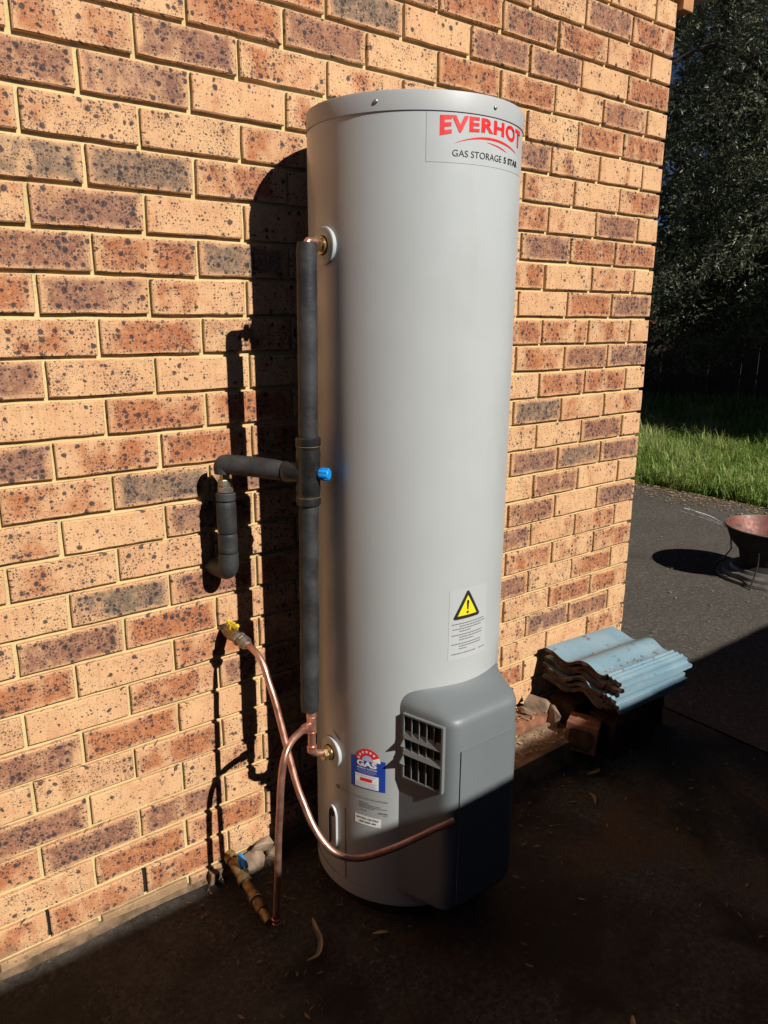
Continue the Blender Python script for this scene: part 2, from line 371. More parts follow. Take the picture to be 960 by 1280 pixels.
# ================================================================== brick wall
BL, BH, BD, JX, CH = 0.230, 0.076, 0.110, 0.010, 0.087
Z0 = 28*CH + 0.044                                   # underside of course 0
LOOK = {'P': (0.10, 0.1, 0.42), 'W': (0.0, 0.1, 0.32), 'S': (0.26, 0.15, 0.78), 'O': (0.52, 0.08, 0.62), 'T': (0.58, 0.05, 0.60),
        'R': (0.86, 0.12, 0.62), 'D': (0.92, 0.58, 0.66), 'G': (0.98, 0.95, 0.62)}
ROWS = {0: 'WP', 1: 'RDS', 2: 'WORDR', 3: 'RPDDPG', 4: 'WDPRRPDR', 5: 'RRSPSTODO', 6: 'WPSDPPOPDD', 7: 'OPOPSPTSSR', 8: 'WDPRPSPOGG',
        9: 'RRDPSPPPDS', 10: 'POPRSPOGRD', 11: 'DRPPSDSTDR', 12: 'POTRPSDSRO', 13: 'DDOPSPPPSD', 14: 'PRRSPDPRRP', 15: 'OOGPSPRRTD',
        16: 'WDPSPODDGT', 17: 'DGDPSPODPO', 18: 'PPDPSPOSST', 19: 'DPDPSPODGP', 20: 'POSDPSDORD', 21: 'ROOPSPORPR', 22: 'PRSDPSPDTP',
        23: 'ORSPSPDPRD', 24: 'PDDSPSPPRS', 25: 'OPPPSPOSPD', 26: 'PDPRSPSPDDR', 27: 'OSPOPSDRRS', 28: 'WPPOSPPSRRO', 29: 'WPPSSPPSSPP'}
def brick_mesh(name, L, D, seed, mat):
    rnd = random.Random(seed); nl = 6 if L > .2 else 4; hx, hz = L/2, BH/2
    loop = [(-hx+L*i/(nl-1), -hz) for i in range(nl)]+[(hx, 0.0)]+[(hx-L*i/(nl-1), hz) for i in range(nl)]+[(-hx, 0.0)]
    n = len(loop); loop = [(x+rnd.uniform(-1, 1)*.0010, z+rnd.uniform(-1, 1)*.0011) for x, z in loop]; vs = []
    for ins, y in ((.0022, -D/2), (.0, -D/2+.0024), (.0006, D/2)):
        for x, z in loop:
            k = rnd.uniform(.6, 1.5) if ins > .001 else 1.0
            vs.append((x-math.copysign(ins*k, x)*(abs(x) > hx-.003), y+rnd.uniform(-1, 1)*.0004*(ins > .001), z-math.copysign(ins*k, z)*(abs(z) > hz-.003)))
    fs = [tuple(range(n))]+[(j*n+i, (j+1)*n+i, (j+1)*n+(i+1) % n, j*n+(i+1) % n) for j in range(2) for i in range(n)]+[tuple(2*n+i for i in range(n-1, -1, -1))]
    me = bpy.data.meshes.new(name); me.from_pydata(vs, [], fs); bm = bmesh.new(); bm.from_mesh(me); bmesh.ops.recalc_face_normals(bm, faces=bm.faces); bm.to_mesh(me); bm.free()
    me.materials.append(mat); return me
stretchers = [brick_mesh('brick', BL, BD, i, M['brick']) for i in range(9)]
headers = [brick_mesh('brick_header', 0.110, BL, 50+i, M['brick']) for i in range(4)]
# x0 x1 y z of every brick in the face; the return wall round the corner follows
bricks = []
def px(p):
    d = Vector(p)-CAM_POS; a, b, c = d.dot(cx), d.dot(cy), d.dot(cz)
    return (480+958.545*a/b, 640-958.545*c/b, b) if b > 0.05 else (-9e3, -9e3, 1)
for row in range(-6, 30):
    off = 0.110 if row % 2 == 0 else 0.230
    x1 = 0.0; k = 0; zc = Z0-row*CH+BH/2
    while x1 > -5.2:
        x0 = x1-(off if k == 0 else BL)
        code = ROWS[row][k] if row in ROWS and k < len(ROWS[row]) else random.choice('PPSSOTRDDG')
        bricks.append((row, k, x0, x1, zc, code)); x1 = x0-JX; k += 1
def shown(b):
    row, k, x0, x1, zc, code = b
    u, v, d = px(((x0+x1)/2, 0, zc))
    if not (-60 < u < 870 and -25 < v < 1235): return 0
    if 425 < u < 612 and 150 < v < 1110: return 0
    if u > 690 and v > 800: return 0
    return (x1-x0)/d**2
order = sorted(bricks, key=shown, reverse=True); parts = [b for b in order if shown(b) > 0][:298]; ps = set(id(b) for b in parts)
wall = thing('brick_wall', 'sunlit tan and orange speckled brick house wall behind the tank', 'wall', (-2.6, 0.2, 0))
mb = MB(); mb.box((-5.3, 0.0115, -0.2), (-0.0115, 4.5, 3.02)); mortar = keep(mb.build('mortar', M['mortar']), wall)
def look(code, rnd):
    a, h, s = LOOK[code]
    return (min(1, max(0, a+rnd.uniform(-.08, .08))), min(1, max(0, h+rnd.uniform(-.08, .08))), min(1, max(0, s+rnd.uniform(-.15, .15))), rnd.random())
joined = {'v': [], 'f': [], 'p': [], 'c': []}
def join_brick(me, mat, col):
    o = len(joined['v'])
    for v in me.vertices: joined['v'].append(tuple(mat @ v.co)); joined['p'].append(tuple(v.co)); joined['c'].append(col)
    for p in me.polygons: joined['f'].append(tuple(i+o for i in p.vertices))
rb = random.Random(3)
for b in bricks:
    row, k, x0, x1, zc, code = b
    hd = (k == 0 and row % 2 == 0)
    me = rb.choice(headers if hd else stretchers); dep = BL if hd else BD
    proud = rb.uniform(-0.0014, 0.0010)
    rot = Matrix.Rotation(rb.uniform(-1, 1)*0.004, 4, 'Y') @ Matrix.Rotation(rb.uniform(-1, 1)*0.004, 4, 'Z')
    if rb.random() < 0.5 : rot = rot @ Matrix.Rotation(math.pi, 4, 'Y')
    mat = Matrix.Translation(((x0+x1)/2+rb.uniform(-.0012, .0012)*(k > 0), dep/2+proud, zc+rb.uniform(-.0012, .0012))) @ rot
    c = look(code, rb)
    if id(b) in ps:
        o = bpy.data.objects.new('brick', me); COL.objects.link(o); o.color = c
        o.parent = wall; o.matrix_parent_inverse = Matrix.Translation(-wall.location); o.matrix_basis = mat
    else: join_brick(me, mat, c)
for row in range(-6, 30):                             # return wall, facing +x
    y0 = BD+JX if row % 2 else BL+JX; zc = Z0-row*CH+BH/2
    while y0 < 4.2:
        join_brick(rb.choice(stretchers), Matrix.Translation((-BD/2, y0+BL/2, zc)) @ Matrix.Rotation(math.pi/2, 4, 'Z'), look(rb.choice('PPSSOTRDDG'), rb)); y0 += BL+JX
me = bpy.data.meshes.new('remaining_bricks'); me.from_pydata(joined['v'], [], joined['f']); me.materials.append(M['brick_joined'])
at = me.attributes.new('brick_place', 'FLOAT_VECTOR', 'POINT'); at.data.foreach_set('vector', [q for p in joined['p'] for q in p])
at = me.attributes.new('brick_look', 'FLOAT_COLOR', 'POINT'); at.data.foreach_set('color', [q for p in joined['c'] for q in p])
o = bpy.data.objects.new('remaining_bricks', me); COL.objects.link(o); keep(o, wall); o['kind'] = 'stuff'
for xw in (-2.035, -2.275, -2.515):                   # weep joints in the lowest full course, black boxes painting their shade
    mb = MB(); mb.box((xw-.0045, 0.0085, Z0-28*CH+.001), (xw+.0045, 0.015, Z0-28*CH+BH-.002)); keep(mb.build('weep_shade_box', M['weep']), wall)

# eave at the corner: timber barge end and gutter running back along the side wall
eave = thing('eave', 'end of the timber eave board at the top of the brick corner', 'eave', (0.05, 0.0, 2.53))
mb = MB(); mb.box((0.006, -0.02, 2.536), (0.066, 4.4, 2.72)); keep(mb.build('barge_board', M['timber'], bevel=0.003), eave)
mb = MB(); mb.tube([(0.17, -0.05, 2.66), (0.17, 4.4, 2.66)], 0.062, 16); keep(mb.build('gutter', M['gutter'], smooth=40), eave)
mb = MB(); mb.box((-0.9, -0.06, 3.021), (0.2, 4.4, 3.06)); keep(mb.build('soffit', M['gutter']), eave)

# ================================================================== water heater
TC = Vector((-1.375, -0.262)); TR = 0.2435; ZB, ZT = 0.05, 1.955
heater = thing('water_heater', 'tall pale grey cylindrical gas hot water tank standing against the brick wall', 'water heater', (TC.x, TC.y, 0))
TM = Matrix.Translation((TC.x, TC.y, 0))
def hp(mb, name, mat, **k): return keep(mb.build(name, mat, **k), heater)
def sub(mb, name, mat, part, **k):
    o = mb.build(name, mat, **k); o.parent = part; return o
mb = MB(); mb.lathe([(TR-.012, ZB+.004), (TR-.002, ZB), (TR, ZB+.006), (TR, 1.9165)], 160, TM); shell = hp(mb, 'tank_shell', M['tank'], smooth=35)
mb = MB(); mb.lathe([(TR+.0005, 1.9155), (TR+.0022, 1.9160), (TR+.0022, 1.949), (TR+.0006, 1.9535), (TR-.005, ZT), (0.02, ZT+.004)], 160, TM); hp(mb, 'lid', M['lid'], smooth=35)
mb = MB(); mb.lathe([(0.215, -0.01), (0.215, ZB+.01)], 64, TM); hp(mb, 'base', M['soot'], smooth=35)
mb = MB(); mb.lathe([(TR+.0002, 0.086), (TR+.0022, 0.087), (TR+.0022, 0.053), (TR+.0004, 0.0505)], 160, TM, cap=False); hp(mb, 'base_band', M['lid'], smooth=35)
def on_tank(deg, z, off=0.0):
    a = R(deg); return Vector((TC.x+(TR+off)*math.cos(a), TC.y+(TR+off)*math.sin(a), z))
for a, z in ((-148, 1.934), (-88, 1.934), (-208, 1.934), (-28, 1.934)):
    q = on_tank(a, z, .002); n = (q-Vector((TC.x, TC.y, z))).normalized()
    mb = MB(); mb.lathe([(0.0046, 0), (0.0046, .0015), (0.003, .0032), (0.0005, .0036)], 12, frame(q, n)); hp(mb, 'screw', M['steel'], smooth=50)
# vertical lap seam low on the left flank
mb = MB()
for z0, z1 in ((0.088, 0.30),):
    mb.add([on_tank(a, z, .0012) for z in (z0, z1) for a in (-168.4, -168.0, -167.6)], [(0, 1, 4, 3), (1, 2, 5, 4)])
hp(mb, 'seam', M['grey_ink'])

# ---- print on the shell: polygons laid out in (arc metres from the front, z), bent round the shell
FRONT = -90.0
def bend(bm, off):
    xs = [v.co.x for v in bm.verts]; x = math.floor(min(xs)/.006)*.006
    while x < max(xs):
        bmesh.ops.bisect_plane(bm, geom=list(bm.verts)+list(bm.edges)+list(bm.faces), plane_co=(x, 0, 0), plane_no=(1, 0, 0)); x += .006
    for v in bm.verts: v.co = on_tank(FRONT+math.degrees(v.co.x/TR), v.co.y, off)
    bmesh.ops.recalc_face_normals(bm, faces=bm.faces)
def bm_obj(bm, name, mat, part=None):
    me = bpy.data.meshes.new(name); bm.to_mesh(me); bm.free(); me.materials.append(mat)
    o = bpy.data.objects.new(name, me); COL.objects.link(o)
    if part: o.parent = part
    else: keep(o, heater)
    return o
def poly(bm, pts):
    vs = [bm.verts.new((x, y, 0)) for x, y in pts]; es = [bm.edges.new((vs[i], vs[(i+1) % len(vs)])) for i in range(len(vs))]
    bmesh.ops.triangle_fill(bm, edges=es, use_beauty=True)
def printed(name, polys, mat, off, part=None):
    bm = bmesh.new()
    for p in polys: poly(bm, p)
    bend(bm, off); return bm_obj(bm, name, mat, part)
def rect(x0, x1, y0, y1): return [(x0, y0), (x1, y0), (x1, y1), (x0, y1)]
def text_bm(s, bold=0.0, spacing=1.0):
    cu = bpy.data.curves.new('t', 'FONT'); cu.body = s; cu.offset = bold; cu.space_character = spacing; cu.resolution_u = 4
    ob = bpy.data.objects.new('t', cu); COL.objects.link(ob); bpy.context.view_layer.update()
    dg = bpy.context.evaluated_depsgraph_get(); me = bpy.data.meshes.new_from_object(ob.evaluated_get(dg))
    bm = bmesh.new(); bm.from_mesh(me); bpy.data.objects.remove(ob); bpy.data.curves.remove(cu); bpy.data.meshes.remove(me); return bm
def printed_text(name, s, x0, x1, y0, y1, mat, off, part, bold=0.0, spacing=1.0, warp=None):
    bm = text_bm(s, bold, spacing)
    bx = [v.co.x for v in bm.verts]; by = [v.co.y for v in bm.verts]; ax, bxm, ay, bym = min(bx), max(bx), min(by), max(by)
    for v in bm.verts:
        x = x0+(v.co.x-ax)/(bxm-ax)*(x1-x0); t = (v.co.y-ay)/(bym-ay); lo, hi = (y0, y1) if warp is None else warp((x-x0)/(x1-x0))
        v.co = Vector((x, lo+t*(hi-lo), 0))
    bend(bm, off); return bm_obj(bm, name, mat, part)
A = lambda deg: R(deg-FRONT)*TR
badge = printed('brand_decal', [rect(A(-124.2), A(-56.5), 1.822, 1.9135)], M['decal'], .0006)
def warp(t):
    q = (2*t-1)**2; return 1.8705+.0135*(1-q), 1.9085+.0025*(1-q)
printed_text('brand_lettering', 'EVERHOT', A(-117.8), A(-60.5), 0, 1, M['red_ink'], .0013, badge, 0.042, 1.13, warp)
def arc(p0, p1, p2, w, n=18):
    up = []; dn = []
    for i in range(n+1):
        t = i/n; x = (1-t)**2*p0[0]+2*t*(1-t)*p1[0]+t*t*p2[0]; y = (1-t)**2*p0[1]+2*t*(1-t)*p1[1]+t*t*p2[1]
        h = w*math.sin(math.pi*min(1, t*1.0))**0.8*(0.45+0.55*t); up.append((x, y+h*.5)); dn.append((x, y-h*.5))
    return up+dn[-2:0:-1]
printed('swoosh', [arc((A(-111), 1.8575), (A(-92), 1.8895), (A(-65.5), 1.860), .0062), arc((A(-93), 1.8665), (A(-85), 1.865), (A(-77), 1.856), .0032)], M['red_ink'], .0013, badge)
printed_text('range_lettering', 'GAS STORAGE', A(-111.5), A(-81.5), 1.834, 1.8465, M['black_ink'], .0013, badge, 0.0, 1.0)
printed_text('star_lettering', '5 STAR', A(-79.5), A(-64.5), 1.834, 1.8465, M['black_ink'], .0013, badge, 0.03, 1.05)
# warning notice above the burner cover
warn = printed('warning_notice', [rect(A(-106), A(-78), 0.728, 0.905)], M['decal'], .0005)
cxw = A(-94)
printed('warning_triangle', [[(cxw-.040, .8345), (cxw-.036, .830), (cxw+.036, .830), (cxw+.040, .8345), (cxw+.003, .8985), (cxw-.003, .8985)]], M['black_ink'], .0010, warn)
printed('triangle_face', [[(cxw-.0285, .8385), (cxw+.0285, .8385), (cxw, .8875)]], M['yellow_ink'], .0016, warn)
dot = [(cxw+.0035*math.cos(R(i*30)), .8455+.0035*math.sin(R(i*30))) for i in range(12)]
printed('exclamation_mark', [[(cxw-.0018, .852), (cxw+.0018, .852), (cxw+.0036, .873), (cxw, .8765), (cxw-.0036, .873)], dot], M['black_ink'], .0022, warn)
rl = random.Random(5); lines = []
for i, (y, a, b) in enumerate([(.819, -104, -80.5), (.8125, -99, -79.5), (.806, -103.5, -83), (.7995, -99, -91), (.791, -104, -82), (.7845, -99, -82), (.778, -99, -89), (.768, -104, -83), (.7615, -99, -82.5), (.755, -99, -93), (.743, -104, -87), (.7425, -84, -79)]):
    x = A(a)
    while x < A(b)-.002:
        w = rl.uniform(.003, .009); lines.append(rect(x, min(x+w, A(b)), y-.0012, y+.0012)); x += w+.0016
printed('notice_lines', lines, M['grey_ink'], .0011, warn)
# energy label
XL, XR = A(-163.2), A(-140.9); XC = (XL+XR)/2+.001; W_ = XR-XL
lab = printed('energy_label', [rect(XL, XR, .378, .4635)], M['blue_ink'], .0006)
def fan(r, a0=0, a1=180, n=20, c=(0, 0)): return [(c[0]+r*math.cos(R(a0+(a1-a0)*i/n)), c[1]+r*math.sin(R(a0+(a1-a0)*i/n))) for i in range(n+1)]
FC = (XC, .4575)
printed('star_arc', [fan(.034, 0, 180, 24, FC)], M['red_ink'], .0010, lab)
printed('arc_gap', [fan(.034, 0, 26, 6, FC)+[(FC[0]+.015*math.cos(R(26)), FC[1]+.015*math.sin(R(26))), (FC[0]+.015, FC[1])]], M['white_ink'], .0015, lab)
printed('arc_hub', [fan(.0155, 0, 180, 14, FC)], M['lilac_ink'], .0019, lab)
stars = []
for a in (48, 72, 96, 120, 144, 168):
    c = (FC[0]+.0255*math.cos(R(a)), FC[1]+.0255*math.sin(R(a)))
    stars.append([(c[0]+(.0048 if j % 2 == 0 else .0021)*math.cos(R(a+36*j)), c[1]+(.0048 if j % 2 == 0 else .0021)*math.sin(R(a+36*j))) for j in range(10)])
printed('stars', stars, M['white_ink'], .0017, lab)
printed_text('label_lettering', 'GAS', XL+.018, XR-.022, .4405, .4570, M['white_ink'], .0014, lab, 0.045, 1.02)
printed_text('label_lettering', 'ENERGY RATING', XL+.019, XR-.022, .4335, .4378, M['white_ink'], .0014, lab, 0.02, 1.05)
printed('label_lines', [rect(XL+.020, XR-.024, .4292, .4302), rect(XL+.017, XR-.022, .4255, .4264), rect(XL+.024, XR-.030, .4220, .4228)], M['lilac_ink'], .0014, lab)
printed('label_panel', [rect(XL+.013, XR-.017, .381, .4185)], M['white_ink'], .0013, lab)
printed('label_bar', [rect(XL+.029, XR-.034, .4005, .4095)], M['red_ink'], .0020, lab)
printed('label_lines', [rect(XL+.017, XR-.024, .4145, .4153)]+[rect(XL+.017, XR-.022-.004*(i % 2), .396-.004*i, .3968-.004*i) for i in range(4)], M['lilac_ink'], .0020, lab)
# installation notice and natural gas sticker below it
notice = printed_text('installation_lettering', 'FOR OUTDOOR INSTALLATION', A(-171), A(-139.5), .3485, .3535, M['grey_ink'], .0008, None, 0.0, 1.0)
lines = []
for i, (y, a, b) in enumerate([(.339, -158, -151), (.334, -157.5, -143), (.3295, -157.5, -139.5), (.325, -157.5, -147), (.3165, -156.5, -152)]):
    x = A(a)
    while x < A(b)-.002:
        w = rl.uniform(.003, .009); lines.append(rect(x, min(x+w, A(b)), y-.0009, y+.0009)); x += w+.0016
lines += [rect(A(-145), A(-139.5), .3155, .3195), rect(A(-142), A(-139.2), .311, .3124)]
printed('installation_lines', lines, M['grey_ink'], .0008)
# dark flame mark left of the heading
printed('mark', [[(A(-176.5), .352), (A(-173.5), .3575), (A(-172), .350), (A(-174), .343), (A(-176), .3465)]], M['grey_ink'], .0008)
gas = printed('gas_type_sticker', [rect(A(-160.5), A(-143.3), .2745, .3005)], M['white_ink'], .0007)
printed_text('gas_type_lettering', 'NATURAL GAS ONLY', A(-159), A(-144.6), .2905, .2962, M['black_ink'], .0014, gas, 0.02, 1.0)
printed('gas_type_lines', [rect(A(-157), A(-154), .2815, .2855), rect(A(-153.3), A(-150), .2815, .2855), rect(A(-149), A(-146.4), .2815, .2855)], M['grey_ink'], .0014, gas)
# rating plate scratched print near the lower inlet
printed('faint_print', [[(A(-179), .508), (A(-176), .500), (A(-172), .487), (A(-172.4), .484), (A(-177), .498)]], M['grey_ink'], .0006)

# ---- inlet/outlet plates and moulded relief slot on the left flank
def disc(name, y, z, r):
    m = frame((TC.x-TR-.003, y, z), (-1, 0, 0)); mb = MB()
    mb.lathe([(r, -.006), (r, .0025), (r-.003, .004), (.021, .004), (.021, -.006)], 48, m, cap=False); d = hp(mb, name, M['tank'], smooth=35)
    mb = MB(); mb.lathe([(.0205, -.004), (.0205, .0005)], 24, m); sub(mb, 'socket', M['black'], d)
    return d
disc('outlet_plate', -.258, 1.669, .040); disc('inlet_plate', -.262, .440, .040)
mb = MB(); sl_ = []
for i in range(25):
    a = R(180*i/24); sl_.append((-.019*math.cos(a), .252+.034*math.sin(a)))
sl_ = [(-.019, .165)]+sl_+[(.019, .165)]
def slot_pt(x, z, off): return on_tank(-179+math.degrees(x/TR), z, off)
n = len(sl_); mb = MB()
mb.add([slot_pt(x, z, .0) for x, z in sl_]+[slot_pt(x*.93, z, .0065) for x, z in sl_]+[slot_pt(x*.72, .252+(z-.252)*.78 if z > .252 else z, .0065) for x, z in sl_]+[slot_pt(x*.68, .252+(z-.252)*.74 if z > .252 else z, .001) for x, z in sl_],
       [(j*n+i, j*n+i+1, (j+1)*n+i+1, (j+1)*n+i) for j in range(3) for i in range(n-1)])
slot = hp(mb, 'relief_shroud', M['tank'], smooth=40)
mb = MB(); mb.lathe([(.010, 0), (.010, .004)], 20, frame(on_tank(-179, .262, .0), (-1, 0, 0))); sub(mb, 'hole_shade', M['black'], slot)  # black disc painting the dark of the opening

# ---- burner cover
FY = -0.585; XA, XB = -1.497, -1.284; ZC0, ZC1 = 0.100, 0.604
def cover_outline(grow=0.0):
    pl = on_tank(-133.0, 0).xy; pr = on_tank(-50.5, 0).xy
    raw = [Vector((pl.x, pl.y)), Vector((XA-.004, FY)), Vector((XB+.004, FY)), Vector((pr.x, pr.y))]
    P = fillet([Vector((q.x, q.y, 0)) for q in raw], .034, 8); dense = []
    for a, b in zip(P, P[1:]):
        k = max(1, int((b-a).length/.012))
        for i in range(k): dense.append(a+(b-a)*i/k)
    dense.append(P[-1]); return [q.xy for q in dense]
OUT = cover_outline(); NO = len(OUT)
def tank_mate(i):
    t = i/(NO-1); return on_tank(-133.0+(82.5)*t, 0, -.004).xy
rings = [(0.0, ZC0-.0)]; rings = [(.55, ZC0), (.16, ZC0+.001), (.05, ZC0+.004), (0.0, ZC0+.014)]
rings += [(0.0, ZC0+.014+(ZC1-ZC0-.014)*k/6) for k in range(1, 7)]
rings += [(.015, .611), (.05, .618), (.10, .6225), (.20, .628), (.38, .6335), (.58, .641), (.78, .651), (.92, .661), (1.0, .669)]
mb = MB(); vs = []
for t, z in rings:
    for i in range(NO):
        q = OUT[i].lerp(tank_mate(i), t); edge = min(i, NO-1-i)/(NO-1)
        vs.append((q.x, q.y, z))
mb.add(vs, [(j*NO+i, j*NO+i+1, (j+1)*NO+i+1, (j+1)*NO+i) for j in range(len(rings)-1) for i in range(NO-1)])
cover = hp(mb, 'burner_cover', M['cover'], smooth=50)
# removable front panel, a hair proud, wrapped round the front corner
def ribbon(z0, z1, xmin, off, name, mat, part):
    idx = [i for i in range(NO) if OUT[i].y < FY+.02 and OUT[i].x > xmin]; vs = []
    for z, o in ((z0, -.002), (z0, off), (z1, off), (z1, -.002)):
        for i in idx:
            a, b = OUT[max(0, i-1)], OUT[min(NO-1, i+1)]; d = (b-a).normalized(); nn = Vector((d.y, -d.x))
            q = OUT[i]+nn*o; vs.append((q.x, q.y, z))
    L = len(idx); m_ = MB(); m_.add(vs, [(j*L+i, j*L+i+1, (j+1)*L+i+1, (j+1)*L+i) for j in range(3) for i in range(L-1)]+[(0, L, 2*L, 3*L), (L-1, 4*L-1, 3*L-1, 2*L-1)])
    return sub(m_, name, mat, part, smooth=40)
ribbon(.120, .543, -1.478, .0035, 'access_panel', M['cover'], cover)
# side louvre: local frame on the left face, u forward along the face, w outward, z up
pl = on_tank(-133, 0).xy; dv = (Vector((XA-.004, FY))-pl).normalized(); nv = Vector((dv.y, -dv.x))
if nv.x > 0: nv = -nv
def GF(u, w, z): q = pl+dv*u+nv*w; return Vector((q.x, q.y, z))
def gbox(mb, u0, u1, w0, w1, z0, z1):
    mb.add([GF(u, w, z) for z in (z0, z1) for u, w in ((u0, w0), (u1, w0), (u1, w1), (u0, w1))], [(3, 2, 1, 0), (4, 5, 6, 7), (0, 1, 5, 4), (1, 2, 6, 5), (2, 3, 7, 6), (3, 0, 4, 7)]); return mb
U0, U1, G0, G1 = .018, .124, .440, .604
lou = sub(gbox(MB(), U0, U1, -.004, .0015, G0, G1), 'louvre_shade', M['black'], cover)  # black backing plate, paints the shade behind the slats
def gpart(name, mb, mat=M['grille']):
    o = mb.build(name, mat); o.parent = cover; return o
f_ = MB(); gbox(f_, U0-.004, U0, -.002, .008, G0-.004, G1+.004); gbox(f_, U1, U1+.005, -.002, .010, G0-.004, G1+.004); gbox(f_, U0, U1, -.002, .008, G1, G1+.004); gbox(f_, U0, U1, -.002, .008, G0-.004, G0)
gpart('louvre_frame', f_)
for k in range(1, 5):
    u = U0+(U1-U0)*k/5; gpart('louvre_slat', gbox(MB(), u-.0012, u+.0012, .001, .007, G0, G1))
for zc, hh, pr in ((.556, .0075, .0095), (.512, .0055, .0115)):
    m_ = MB(); m_.add([GF(U0, .002, zc-hh), GF(U1, .002, zc-hh), GF(U1, .002, zc+hh), GF(U0, .002, zc+hh), GF(U0, pr, zc-hh-.004), GF(U1, pr, zc-hh-.004), GF(U1, pr-.004, zc+hh*.3), GF(U0, pr-.004, zc+hh*.3)],
        [(0, 1, 2, 3), (4, 7, 6, 5), (0, 4, 5, 1), (3, 2, 6, 7), (0, 3, 7, 4), (1, 5, 6, 2)])
    gpart('louvre_bar', m_)
gpart('louvre_hood', MB().add([GF(U0, .002, .548), GF(U0, .022, .529), GF(U0, .002, .516), GF(U0+.0025, .002, .548), GF(U0+.0025, .022, .529), GF(U0+.0025, .002, .516)], [(0, 1, 2), (5, 4, 3), (0, 3, 4, 1), (1, 4, 5, 2), (2, 5, 3, 0)]))
gpart('louvre_hood', MB().add([GF(U0, .002, .506), GF(U0, .026, .486), GF(U0, .002, .466), GF(U0+.0025, .002, .506), GF(U0+.0025, .026, .486), GF(U0+.0025, .002, .466)], [(0, 1, 2), (5, 4, 3), (0, 3, 4, 1), (1, 4, 5, 2), (2, 5, 3, 0)]))

# ================================================================== insulated hot water line with tempering valve
def ring_tube(mb, p0, p1, prof, n=28):
    p0, p1 = Vector(p0), Vector(p1); mb.lathe([(r, t*(p1-p0).length) for t, r in prof], n, frame(p0, p1-p0)); return mb
def nut(mb, p, d, r, h, sides=6):
    d = Vector(d).normalized(); p = Vector(p); mb.lathe([(r*.9, -h/2), (r, -h/2+h*.12), (r, h/2-h*.12), (r*.9, h/2)], sides, frame(p-d*0, d)); return mb
PT, PB = Vector((-1.674, -.272, 1.672)), Vector((-1.676, -.252, .572))
def pz(z): return PB+(PT-PB)*((z-PB.z)/(PT.z-PB.z))
hot = thing('insulated_pipe', 'black foam lagged hot water pipe running up the left side of the tank', 'pipe', (PB.x, PB.y, PB.z))
def hk(mb, name, mat, **k): return keep(mb.build(name, mat, smooth=k.pop('smooth', 40), **k), hot)
def wob(a, b, r, n=26, amp=.0012, end=.004):
    a, b = Vector(a), Vector(b); pts = []; rr = []
    for i in range(n+1):
        t = i/n; q = a.lerp(b, t); q += Vector((mnoise.noise(q*9), mnoise.noise(q*9+Vector((5, 3, 1))), 0))*amp; pts.append(q)
        rr.append(r*(1+.03*mnoise.noise(q*14))*(0.93 if i in (0, n) else 1))
    return pts, rr
p_, r_ = wob(pz(1.25), PT, .0222); up = hk(MB().tube(p_, r_, 20), 'upper_lagging', M['foam'])
p_, r_ = wob(PB, pz(1.105), .0228); lo_ = hk(MB().tube(p_, r_, 20), 'lower_lagging', M['foam'])
lo_['label'] = 'lower length of black foam lagging under the valve'
# tempering valve body
vb, vt = pz(1.098), pz(1.258)
body = hk(ring_tube(MB(), vb, vt, [(0, .024), (.02, .0285), (.13, .0285), (.15, .0268), (.19, .0268), (.21, .0280), (.36, .0272), (.64, .0272), (.79, .0280), (.81, .0268), (.85, .0268), (.87, .0285), (.98, .0285), (1.0, .024)]), 'valve_body', M['black_plastic'])
for z in (1.119, 1.237):
    q = pz(z); mb = MB(); mb.lathe([(.0275, -.0007), (.0290, -.0007), (.0290, .0007), (.0275, .0007)], 28, frame(q, (0, 0, 1)), cap=False); hk(mb, 'valve_ring', M['old_brass'])
VC = pz(1.174); E1 = Vector((-1.796, -.080, 1.176)); AD = (E1-VC).normalized()
hk(ring_tube(MB(), VC+AD*.012, VC+AD*.060, [(0, .0245), (.5, .0250), (.82, .0262), (1, .024)]), 'valve_branch', M['black_plastic'])
cap = hk(ring_tube(MB(), VC-AD*.028, VC-AD*.052, [(0, .0125), (.12, .0135), (.9, .0130), (1, .0112)], 18), 'blue_cap', M['blue_plastic'])
cap['label'] = 'bright blue plastic cap on the valve'
for k in range(9):
    a = 2*math.pi*k/9; f = frame(VC-AD*.030, -AD); mb = MB(); mb.box((-.0012, .0128, .002), (.0012, .0146, .020), 0, f @ Matrix.Rotation(a, 4, 'Z'))
    o = mb.build('cap_rib', M['blue_plastic']); o.parent = cap
# lagged arm to the wall drop
arm = fillet([VC+AD*.064, VC+AD*.12+Vector((0, 0, .003)), E1+Vector((0, 0, .004)), E1+Vector((0, 0, -.018))], .03, 8)
hk(MB().tube(arm, [.0225]+[.0238]*(len(arm)-2)+[.0225], 20), 'arm_lagging', M['foam'])
DX, DY = -1.7925, -.0775
hk(MB().tube([(DX, DY, 1.165), (DX, DY, 1.10)], .0085, 16), 'copper_stub', M['brass'])
mb = MB(); nut(mb, (DX, DY, 1.134), (0, 0, 1), .0175, .018); nut(mb, (DX, DY, 1.118), (0, 0, 1), .0195, .014, 8); hk(mb, 'union_nut', M['nickel'], smooth=20)
hk(MB().tube([(DX, DY, 1.143), (DX, DY, 1.154)], .0115, 14), 'union_collar', M['brass'])
for a, b in ((1.110, 1.0905), (1.088, 1.0115), (1.009, .961)):
    p_, r_ = wob((DX, DY, b), (DX, DY, a), .0238, 10); hk(MB().tube(p_, r_, 20), 'drop_lagging', M['foam'])
p_ = fillet([(DX, DY, .9585), (DX, DY, .912), (DX-.003, .01, .905)], .036, 8); hk(MB().tube(p_, .0245, 20), 'elbow_lagging', M['foam'])
